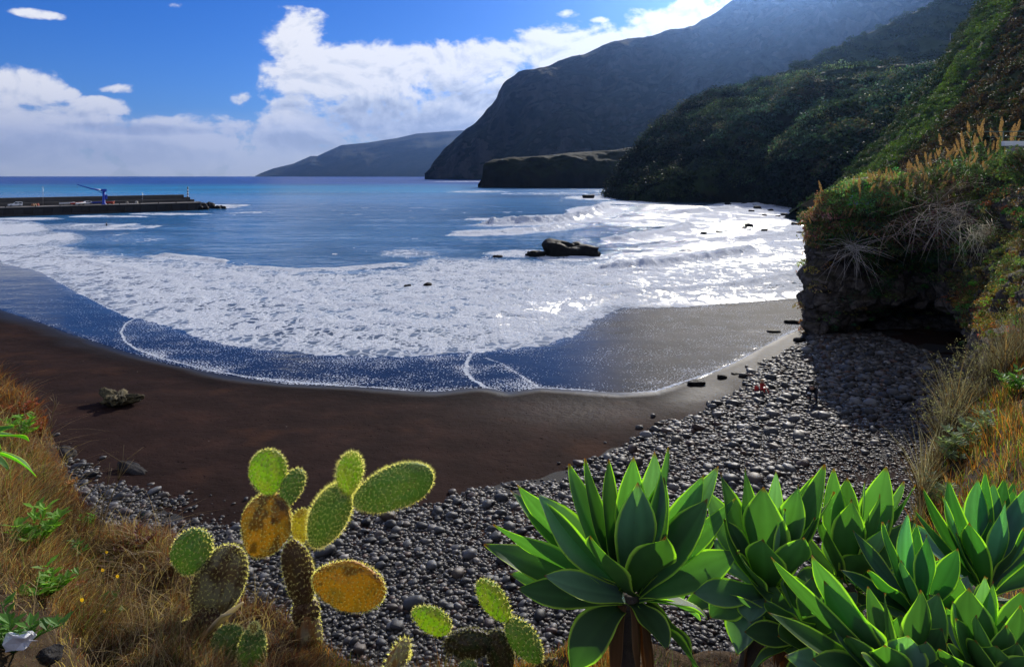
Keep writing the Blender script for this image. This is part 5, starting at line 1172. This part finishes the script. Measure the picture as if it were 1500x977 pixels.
rosette(922, 876, 3.3, [(833, 679, .25), (857, 671, -.1, .62), (891, 672, .8, .9), (928, 668, .4, .8), (959, 661, .35, .9), (979, 654, .7, .9), (1052, 682, .5, .8, 1.1), (1031, 695, .7, .8, 1.05), (1036, 730, -.3, .95), (1078, 729, -.25, .5, 1.1), (1083, 807, -.3, .85), (1060, 760, .6, .7),
                        (757, 709, .1, .95, 1.15), (786, 721, -.25, 1.05, 1.05), (748, 718, .5, .7, 1.2), (722, 769, -.1, .95, 1.15), (709, 797, .25, .85, 1.2), (797, 843, -.55, .75), (757, 862, -.25, .7, 1.0), (746, 840, .4, .6, 1.05), (864, 785, -.9, 1.15, .80), (974, 786, -.95, 1.15, .80), (934, 706, -.55, 1.05, .9), (972, 699, -.15, .9, .95),
                        (838, 985, -.5, 1.0, .85), (1030, 1000, -.7, 1.35, .95), (1038, 907, -.3, .9, .75), (1000, 880, .5, .9, .7), (905, 745, .3, .9, .8), (945, 740, .3, .9, .8), (850, 800, .6, .8), (985, 800, .6, .8)],
        'largest agave, standing alone left of the others with a wide open rosette', seed=2, W0=.168, up=0, fill=3, L0=.66, ndead=9, lfill=.45)
rosette(1122, 868, 3.25, [(1036, 718, .3, .9), (1056, 692, .3, .95), (1092, 684, .7, .6), (1118, 713, -.45, 1.25, .85), (1137, 689, .75, .5), (1170, 709, -.2, .9, .9), (1118, 790, -.95, 1.0, .62), (1178, 787, -.9, 1.0, .68), (1082, 808, -.5, .9), (1060, 760, -.1, .9, .8), (1192, 696, .4, .8), (1208, 680, .5, .7), (1150, 745, -.4, 1.0, .75), (1222, 720, .1, .8, .9),
                          (1045, 790, .4, .8, .8), (1040, 905, -.4, .9, .6), (1100, 912, -.7, .9, .55), (1200, 930, -.5, 1.0, .6), (1160, 960, -.8, 1.1, .7), (1080, 960, -.6, 1.1, .7), (1150, 800, .5, 1, .6)], 'agave with two short broad leaves facing the camera, second rosette from the left', seed=4, fill=3, L0=.62, lean=(-.15, .1))
rosette(1238, 862, 3.35, [(1222, 686, .5, .75), (1241, 699, .2, .85), (1247, 730, -.4, .9), (1267, 705, .1, .95), (1289, 723, -.3, .85), (1298, 683, .5, .9), (1325, 705, .3, .85), (1340, 709, .5, .7), (1302, 761, -.5, .8), (1263, 808, -.8, .8, .55), (1200, 760, -.5, .9, .7), (1215, 770, .5, .9, .7), (1275, 770, .6, .9, .7), (1320, 790, .3, .9, .8), (1250, 760, .3, .9, .6)], 'agave between the broad-leaved rosette and the upright bluish leaves', seed=6, fill=4, L0=.60)
rosette(1345, 905, 2.9, [(1292, 764, .2, .8), (1343, 767, .1, .7), (1357, 782, -.3, .8), (1403, 803, -.2, .8), (1271, 835, -.2, .8), (1330, 751, .6, .7), (1320, 820, -.6, .9, .8), (1380, 820, .5, .9)], 'agave with narrow upright leaves at the middle of the right-hand clump', seed=8, fill=6, L0=.42, W0=.105, lfill=.34, col=(.05, .14, .07))
rosette(1440, 870, 3.3, [(1389, 702, .2, .95), (1382, 726, -.2, .9), (1351, 713, .4, .6, 1.1), (1339, 747, 0, .7, 1.1), (1432, 700, .2, .85), (1443, 689, .7, .5), (1455, 705, .4, .8), (1472, 699, .6, .8), (1485, 715, .3, .8), (1503, 713, .1, .9, 1.05), (1420, 765, -.9, 1.0, .7), (1472, 733, -.4, .8), (1502, 773, -.4, .8), (1450, 760, -.2, .8, .7), (1535, 740, .2, .8, 1.1), (1400, 780, -.3, .9), (1410, 740, .5, .8, .9)], 'tall agave with grey-green leaves at the right edge, farthest back', seed=10, fill=5, L0=.60, W0=.125, col=(.05, .13, .065))
rosette(1320, 1010, 2.6, [(1129, 815, .1, .85, 1.35), (1189, 812, .3, .85, 1.25), (1207, 850, -.2, .9, 1.0), (1125, 896, -.1, .7, 1.2), (1296, 868, -.2, 1.3, .95), (1348, 863, -.3, 1.05), (1375, 868, .3, .9), (1296, 944, -.95, 1.0, .62), (1356, 939, -.95, 1.0, .65), (1262, 958, -.8, .8), (1250, 890, .4, .9, .85), (1320, 900, .5, .8, .7), (1240, 930, -.4, 1, .9), (1330, 930, -.6, 1, .8), (1380, 920, -.2, 1, .8), (1215, 905, .1, .9, 1), (1150, 960, -.2, 1, 1), (1190, 965, -.5, 1, 1)], 'agave at the bottom edge with long leaves reaching left across its neighbours', seed=12, fill=4, L0=.42, W0=.125, lfill=.35)
rosette(1450, 1015, 2.55, [(1420, 860, -.2, 1.15), (1443, 843, .4, .7), (1455, 851, .2, .6), (1498, 864, .1, .95, 1.05), (1495, 886, -.4, .95), (1429, 937, -.95, 1.05, .62), (1400, 905, -.3, 1., .8), (1490, 940, -.8, .9, .7), (1515, 900, -.2, .9), (1470, 890, .6, .8, .8), (1395, 880, .3, .8, .9), (1375, 950, -.6, .8, .8), (1460, 945, -.95, 1, .6), (1510, 960, -.6, 1), (1430, 900, -.5, 1, .85), (1475, 915, -.6, .9, .8)], 'agave in the bottom right corner, nearest the camera', seed=14, fill=4, L0=.42, W0=.12, lfill=.33)
rosette(-75, 650, 2.6, [(23, 624, .1, .45), (2, 662, -.3, .5), (-10, 600, .4, .8), (-90, 520, .3), (-150, 560, .3), (-40, 540, -.3), (14, 690, -.5, .4, .9)], 'agave at the left edge with only its leaf tips in view', seed=16, fill=6, up=0, L0=.40, W0=.10, lfill=.3, col=(.09, .24, .03))

rosette(1185, 935, 3.05, [(1150, 850, .2, .9), (1190, 845, -.3, .9), (1230, 860, .2, .9), (1120, 880, -.2, .8), (1255, 900, -.4, .9), (1165, 905, -.9, 1, .7), (1205, 905, -.9, 1, .7), (1140, 930, -.6, .9), (1090, 925, -.2, .8)], 'low agave tucked beneath the broad-leaved rosette, partly hidden by long leaves', seed=21, fill=6, L0=.42, W0=.12, lfill=.36, up=8)
rosette(1395, 930, 2.85, [(1375, 850, .2, .9), (1405, 845, .0, .9), (1435, 860, .2, .9), (1360, 870, -.2, .8), (1440, 890, -.4, .9), (1385, 890, -.9, 1, .7), (1415, 895, -.9, 1, .7)], 'small low agave between the two bottom rosettes at right', seed=22, fill=6, L0=.36, W0=.11, lfill=.32, up=8)
# ------------------------------------------------------------------ prickly pears
def pad_mat(name, trans):
    a = N(name); c = a.attr('Col', True); o = a.obj(); n = a.noise(30, o, 5, .65); ge = a.n('ShaderNodeNewGeometry')
    c = a.mix(1., c, a.mix(n, (.75, .75, .72), (1.2, 1.2, 1.2)), 'MULTIPLY')
    p = a.pbr(c, .55, a.bump(n, .2, .003), .35); t = a.n('ShaderNodeBsdfTranslucent'); a.put(t.inputs[0], a.mix(1., c, (1.8, 1.9, .9), 'MULTIPLY'))
    tr = a.n('ShaderNodeBsdfTransparent'); tr.inputs[0].default_value = (.55, .7, .2, 1)
    return a.out(a.mixs(ge.outputs['Backfacing'], a.mixs(trans, p, t.outputs[0]), tr.outputs[0]))
M_padg = pad_mat('cactus_green_pad', .17); M_pado = pad_mat('cactus_old_pad', .2); M_padd = pad_mat('cactus_corky_pad', .04)
M_spine = foliage('cactus_spine', .6, .5, .3, 1.2); M_areole = simple('areole', (.10, .05, .02), .9); M_padl = pad_mat('cactus_young_pad', .34)
PADC = dict(lime=((.24, .38, .035), (.30, .34, .05)), green=((.10, .19, .045), (.14, .21, .06)), orange=((.55, .21, .018), (.36, .17, .03)), brown=((.10, .055, .030), (.07, .045, .03)), grey=((.20, .175, .15), (.13, .08, .05)), dark=((.05, .035, .02), (.03, .04, .015)), yellow=((.45, .30, .06), (.35, .2, .05)), spent=((.32, .27, .18), (.3, .15, .06)))
def pad(root, O, u, v, Y, a, b, ang, kind, thick=.42, yaw=0, seed=0, spine=1.0, label=None, density=1.0):
    """a: half length along its axis (px), b: half width (px), ang: lean of the axis from upright, clockwise"""
    rg = np.random.default_rng(500 + seed); s = Y / F; A_, B_ = a * s * .96, b * s * .96 / max(.35, math.cos(R(yaw)) + thick * .3 * abs(math.sin(R(yaw))))
    Tk = max(.016, min(A_, B_) * thick); X, f = ICO[5]; v3 = X.copy()
    # obovate: narrower at the foot
    k = 1 - .16 * np.clip(-v3[:, 2], 0, 1) ** 1.5 + .05 * v3[:, 2]
    W3 = v3 * np.array([B_, Tk, A_]); W3[:, 0] *= k
    W3[:, 0] += B_ * .05 * fbm(X * 1.1 + seed, seed, 2); W3[:, 1] += Tk * .25 * fbm(X * 1.4 + seed * 3, seed, 3)
    n = int(230 * density * A_ * B_ / (.15 * .12)); n = max(60, min(n, 520)); i = np.arange(n) + .5
    # areoles in offset rows, denser over the two faces than the rim
    ph = np.arccos(1 - 2 * i / n); th = np.pi * (1 + 5 ** .5) * i
    Q = np.stack([np.cos(th) * np.sin(ph), np.cos(ph), np.sin(th) * np.sin(ph)], 1)
    q3 = np.array([B_, Tk, A_]); AR = Q * q3
    best = np.full(len(W3), 9.)
    ED = X * q3
    for st in range(0, n, 64):
        d = np.linalg.norm(ED[:, None] - AR[None, st:st + 64], axis=2).min(1); best = np.minimum(best, d)
    sp = math.sqrt(4 * math.pi * (A_ * B_ * .9) / n) * .62
    nrm = ED / (q3 ** 2); nrm /= np.linalg.norm(nrm, axis=1, keepdims=True)
    W3 += nrm * (.0085 * np.clip(1 - best / (sp * .62), 0, 1) - .002)[:, None]
    c1, c2 = map(np.array, PADC[kind]); m = sstep(-.35, .6, fbm(X * 2.2 + seed * 1.7, seed + 3, 4))[:, None]; col = c1 * (1 - m) + c2 * m
    if kind in ('orange', 'brown', 'grey'):
        sc = sstep(.15, .5, fbm(X * 2.6 + seed * 5, seed + 9, 4))[:, None]; col = col * (1 - sc * .75) + np.array([.045, .018, .010]) * sc * .75
    dot = (1 - sstep(.0022, .0048, best))[:, None]; col = col * (1 - dot * .75) + np.array([.07, .035, .015]) * dot * .75
    Mt = Matrix.Rotation(R(ang), 3, 'Y') @ Matrix.Rotation(R(yaw), 3, 'Z'); Mn = np.array(Mt); Cn = P(u, v, Y) - O; Cv = np.array(Cn)
    g = Geo(); g.add(W3 @ Mn.T + Cv, f, np.clip(col, .004, 1)); nA = AR / (q3 ** 2); nA /= np.linalg.norm(nA, axis=1, keepdims=True)
    av, af = ICO[1]; AO = AR.copy(); AO[:, 0] *= 1 - .16 * np.clip(-AO[:, 2] / A_, 0, 1) ** 1.5 + .05 * AO[:, 2] / A_; AO = AO + nA * .0022
    g.add(((AO[:, None] + av[None] * .0036).reshape(-1, 3)) @ Mn.T + Cv, (np.arange(n)[:, None, None] * len(av) + af[None]).reshape(-1, 3), (.07, .038, .015)); o = g.build('pad', M_padl if kind in ('lime', 'yellow') else M_padg if kind == 'green' else M_pado if kind == 'orange' else M_padd, root)
    if label: o['label'] = label
    # bristles
    ns = 9; nA = AR / (q3 ** 2); nA /= np.linalg.norm(nA, axis=1, keepdims=True)
    base = np.repeat(AR * (1 + .0), ns, 0); dn = np.repeat(nA, ns, 0) + rg.normal(size=(n * ns, 3)) * .55; dn /= np.linalg.norm(dn, axis=1, keepdims=True)
    kx = 1 - .16 * np.clip(-base[:, 2] / A_, 0, 1) ** 1.5 + .05 * base[:, 2] / A_; base[:, 0] *= kx
    l = .018 * spine * (.5 + rg.random(n * ns)) ; sd = np.cross(dn, rg.normal(size=dn.shape)); sd /= np.linalg.norm(sd, axis=1, keepdims=True); w = .0009
    e2 = np.cross(dn, sd); V = np.stack([base + sd * w, base - sd * w * .5 + e2 * w * .87, base - sd * w * .5 - e2 * w * .87, base + dn * l[:, None]], 1).reshape(-1, 3)
    idx = np.arange(n * ns)[:, None] * 4; F3 = np.concatenate([idx + np.array([[0, 1, 3]]), idx + np.array([[1, 2, 3]]), idx + np.array([[2, 0, 3]])])
    g = Geo(); g.add(V @ Mn.T + Cv, F3, np.array([.88, .82, .66]) * (1 if kind not in ('dark',) else .5)); g.build('spines', M_spine, o, smooth=False)
    return o
def cactus(O, pads, label):
    r = empty('prickly_pear', O); tag(r, label, 'cactus', 'prickly pears in the foreground')
    for k, p_ in enumerate(pads): pad(r, O, *p_[:7], seed=int(p_[0]), **(p_[7] if len(p_) > 7 else {}))
    return r
cactus(P(285, 1010, 4.4), [(278, 965, 4.4, 58, 30, -4, 'brown', dict(thick=.6)), (320, 858, 4.45, 66, 36, 20, 'grey', dict(thick=.4, yaw=15)), (281, 808, 4.35, 35, 28, 10, 'green', dict(yaw=20)), (389, 769, 4.45, 50, 38, 22, 'orange', dict(yaw=-10)), (393, 691, 4.45, 34, 27, -4, 'lime', dict(yaw=10)), (428, 713, 4.5, 29, 15, 18, 'green', dict(thick=.45, yaw=45)),
                           (333, 944, 4.2, 31, 24, 12, 'green', dict(yaw=20)), (369, 957, 4.15, 40, 18, 0, 'green', dict(yaw=40, thick=.4)), (372, 919, 4.15, 7, 6, 0, 'yellow', dict(thick=.9)), (300, 915, 4.42, 34, 22, 24, 'brown', dict(thick=.7))], 'tall prickly pear at left with an orange pad and a round lime pad on top')
cactus(P(450, 1040, 4.7), [(450, 960, 4.7, 80, 21, 3, 'spent', dict(thick=.9, spine=.8)), (438, 842, 4.7, 54, 23, -12, 'brown', dict(thick=.6)), (442, 770, 4.9, 26, 17, 8, 'yellow', {}), (482, 755, 4.7, 52, 29, 24, 'green', dict(spine=1.5, yaw=15)), (512, 694, 4.7, 33, 19, 6, 'lime', dict(thick=.5, spine=1.5, yaw=25)),
                           (576, 715, 4.7, 64, 34, 68, 'green', dict(spine=1.3, yaw=10)), (511, 858, 4.6, 56, 40, 103, 'orange', dict(yaw=8)), (448, 896, 4.7, 24, 20, 0, 'brown', dict(thick=.8))], 'branching prickly pear on a woody stem with a long green pad reaching right')
cactus(P(735, 1030, 4.3), [(632, 908, 4.3, 32, 21, 118, 'lime', dict(yaw=10)), (686, 943, 4.3, 37, 23, 88, 'dark', dict(thick=.5)), (724, 880, 4.3, 38, 17, -38, 'lime', dict(thick=.5, yaw=20)), (768, 938, 4.3, 40, 20, -38, 'green', dict(thick=.5, yaw=15)), (733, 958, 4.3, 38, 20, -12, 'dark', dict(thick=.5)), (686, 982, 4.2, 16, 15, 0, 'green', {}), (806, 978, 4.3, 24, 14, 80, 'dark', {})], 'low prickly pear at bottom centre with a small lime pad held out left')
cactus(P(572, 1010, 3.9), [(580, 968, 3.9, 38, 13, 28, 'spent', dict(thick=.7, spine=1.3)), (596, 957, 3.95, 7, 5, 0, 'yellow', dict(thick=.8))], 'single pale spiny cactus stub at the bottom edge between the two larger plants')
def deadwood():
    g = Geo(); add_tube(g, [P(300, 930, 4.26), P(318, 912, 4.24), P(338, 896, 4.22), P(356, 882, 4.2)], [.014, .022, .018, .006], 8, (.7, .58, .42)); add_tube(g, [P(306, 925, 4.2), P(325, 902, 4.2), P(342, 898, 4.19)], [.01, .012, .003], 6, (.5, .42, .3))
    o = g.build('dead_branch', M_dead); tag(o, 'pale splintered dead branch lying behind the cactus stem', 'branch')
deadwood()

# ------------------------------------------------------------------ people
def figure(name, joints, edges, radii, mat, parent, lv=2):
    me = bpy.data.meshes.new(name); ks = list(joints); me.from_pydata([joints[k] for k in ks], [(ks.index(a), ks.index(b)) for a, b in edges], [])
    o = bpy.data.objects.new(name, me); COL.objects.link(o); o.parent = parent; me.materials.append(mat)
    m = o.modifiers.new('skin', 'SKIN'); sv = me.skin_vertices[0].data
    for i, k in enumerate(ks): sv[i].radius = (radii[k], radii[k]); sv[i].use_root = (k == ks[0])
    s = o.modifiers.new('sub', 'SUBSURF'); s.levels = lv; s.render_levels = lv; m.use_smooth_shade = True
    return o
M_skin = paint('skin', (.42, .24, .16), .6); M_redc = paint('red_cloth', (.42, .03, .025), .9); M_navy = paint('dark_cloth', (.012, .014, .022), .9); M_blond = paint('blond_hair', (.42, .26, .10), .7); M_dkh = paint('brown_hair', (.05, .03, .02), .7)
def head(parent, c, r, hair, look):
    g = Geo(); v, f = ICO[3]; v = v.copy(); v[:, 2] *= 1.2; v[:, 1] *= 1.08; g.add(v * r, f); h = g.build('head_skin', M_skin, parent); 
    q = Vector((look[0], look[1], 0)).normalized(); h.rotation_euler = (0, 0, math.atan2(q.y, q.x) + math.pi / 2); h.location = c
    g = Geo(); add_tube(g, [(0, -r * 1.02, r * .15), (0, -r * 1.28, -r * .12), (0, -r * 1.0, -r * .2)], [r * .08, r * .14, r * .08], 6)
    for s in (-1, 1): g.add(v * r * .11 + np.array([s * r * .36, -r * .98, r * .16]), f); g.add(v * np.array([.12, .25, .25]) * r + np.array([s * r * 1.0, 0, 0]), f)
    g.build('face', M_skin, h)
    g = Geo(); hv = v.copy(); k = (hv[:, 1] < -.35) & (hv[:, 2] < .55); hv[k] *= .85; g.add(hv * r * 1.1 + np.array([0, r * .08, r * .08]), f); g.build('hair', hair, h); return h
def child():
    p = on_beach(1116, 576); p.z += .12; r = empty('person', p, R(20)); tag(r, 'person with fair hair in red clothes sitting on the pebbles', 'person'); r.scale = (1.0, 1.0, 1.0)
    J = dict(hip=(0, 0, .16), waist=(0, .02, .30), chest=(0, -.01, .46), neck=(0, -.03, .56), shl=(-.13, -.02, .51), shr=(.13, -.02, .51), ell=(-.20, -.12, .34), elr=(.20, -.12, .36), wrl=(-.16, -.28, .26), wrr=(.13, -.30, .30), hl=(-.09, -.04, .15), hr=(.09, -.04, .15), kl=(-.15, -.34, .30), kr=(.13, -.36, .30), al=(-.16, -.48, .04), ar=(.13, -.52, .04), fl=(-.16, -.60, .02), fr=(.13, -.64, .02))
    E = [('hip', 'waist'), ('waist', 'chest'), ('chest', 'neck'), ('chest', 'shl'), ('chest', 'shr'), ('shl', 'ell'), ('ell', 'wrl'), ('shr', 'elr'), ('elr', 'wrr'), ('hip', 'hl'), ('hip', 'hr'), ('hl', 'kl'), ('hr', 'kr'), ('kl', 'al'), ('kr', 'ar'), ('al', 'fl'), ('ar', 'fr')]
    Rr = dict(hip=.11, waist=.095, chest=.11, neck=.045, shl=.055, shr=.055, ell=.04, elr=.04, wrl=.026, wrr=.026, hl=.075, hr=.075, kl=.05, kr=.05, al=.035, ar=.035, fl=.03, fr=.03)
    figure('body', J, E, Rr, M_redc, r); head(r, (0, -.05, .70), .105, M_blond, (0, -1))
    g = Geo(); v, f = ICO[2]; g.add(v * np.array([.1, .08, .22]) + np.array([.0, .06, .58]), f); g.build('long_hair', M_blond, r)
    for s, w in ((-1, (-.16, -.28, .26)), (1, (.13, -.30, .30))):
        g = Geo(); g.add(v * np.array([.028, .035, .014]) + np.array([w[0], w[1] - .04, w[2]]), f)
        for k in range(4): x = w[0] - .022 + .015 * k; add_tube(g, [(x, w[1] - .06, w[2]), (x, w[1] - .09, w[2] - .004), (x, w[1] - .108 + .004 * abs(k - 1.5), w[2] - .016)], [.007, .0065, .005], 5)
        add_tube(g, [(w[0] - s * .026, w[1] - .03, w[2]), (w[0] - s * .046, w[1] - .055, w[2] - .006)], [.008, .006], 5); g.build('hand', M_skin, r)
    q = on_beach(1108, 576); q.z += .15; g = Geo(); v, f = ICO[3]; g.add(v * np.array([.16, .12, .2]) * (1 + .15 * fbm(v * 2, 2, 3))[:, None] + np.array([0, 0, .15]), f); add_tube(g, [(-.06, 0, .3), (-.03, 0, .4), (.03, 0, .4), (.06, 0, .3)], .012, 6); o = g.build('red_bag', M_redc); o.location = q; tag(o, 'small red bag on the pebbles left of the seated person', 'bag')
def man():
    p = on_beach(1191, 592); p.z += .14; r = empty('person', p, R(-30)); tag(r, 'person in dark clothes stooping over the pebbles', 'person'); r.scale = (1.3, 1.2, 1.08)
    J = dict(hip=(0, .12, .62), waist=(0, .02, .78), chest=(0, -.22, .92), neck=(0, -.38, .95), shl=(-.19, -.27, .92), shr=(.19, -.27, .92), ell=(-.24, -.40, .66), elr=(.22, -.44, .68), wrl=(-.16, -.52, .46), wrr=(.12, -.56, .46), hl=(-.1, .12, .58), hr=(.1, .12, .58), kl=(-.13, -.12, .42), kr=(.14, -.08, .44), al=(-.13, .02, .07), ar=(.15, .06, .07), fl=(-.14, -.14, .03), fr=(.16, -.10, .03))
    E = [('hip', 'waist'), ('waist', 'chest'), ('chest', 'neck'), ('chest', 'shl'), ('chest', 'shr'), ('shl', 'ell'), ('ell', 'wrl'), ('shr', 'elr'), ('elr', 'wrr'), ('hip', 'hl'), ('hip', 'hr'), ('hl', 'kl'), ('hr', 'kr'), ('kl', 'al'), ('kr', 'ar'), ('al', 'fl'), ('ar', 'fr')]
    Rr = dict(hip=.15, waist=.13, chest=.15, neck=.06, shl=.075, shr=.075, ell=.05, elr=.05, wrl=.032, wrr=.032, hl=.10, hr=.10, kl=.07, kr=.07, al=.045, ar=.045, fl=.04, fr=.04)
    figure('body', J, E, Rr, M_navy, r); head(r, (0, -.50, 1.0), .11, M_dkh, (0, -1)); v, f = ICO[2]
    for s, w in ((-1, (-.16, -.52, .46)), (1, (.12, -.56, .46))):
        g = Geo(); g.add(v * np.array([.034, .02, .045]) + np.array([w[0], w[1] - .01, w[2] - .05]), f)
        for k in range(4): x = w[0] - .026 + .017 * k; add_tube(g, [(x, w[1] - .01, w[2] - .08), (x, w[1] - .015, w[2] - .12), (x, w[1] + .005, w[2] - .145 + .005 * abs(k - 1.5))], [.009, .008, .006], 5)
        add_tube(g, [(w[0] - s * .03, w[1] - .01, w[2] - .04), (w[0] - s * .055, w[1] - .02, w[2] - .08)], [.01, .007], 5); g.build('hand', M_skin, r)
    g = Geo(); add_box(g, (-.2, -.62, .62), (-.02, -.52, .72), bev=.02); g.build('pale_bag', M_white, r)
def swimmer():
    p = G(156, 331); r = empty('person', p, 0); tag(r, 'person standing chest deep in the water far out near the pier', 'person')
    J = dict(hip=(0, 0, -.3), chest=(0, 0, .45), neck=(0, 0, .68), shl=(-.18, 0, .58), shr=(.18, 0, .58), ell=(-.35, -.1, .35), elr=(.35, -.1, .35), wrl=(-.45, -.3, .2), wrr=(.45, -.3, .2))
    figure('body', J, [('hip', 'chest'), ('chest', 'neck'), ('chest', 'shl'), ('chest', 'shr'), ('shl', 'ell'), ('ell', 'wrl'), ('shr', 'elr'), ('elr', 'wrr')], dict(hip=.17, chest=.17, neck=.06, shl=.07, shr=.07, ell=.05, elr=.05, wrl=.035, wrr=.035), M_navy, r); head(r, (0, 0, .9), .13, M_dkh, (0, -1))
child(); man(); swimmer()
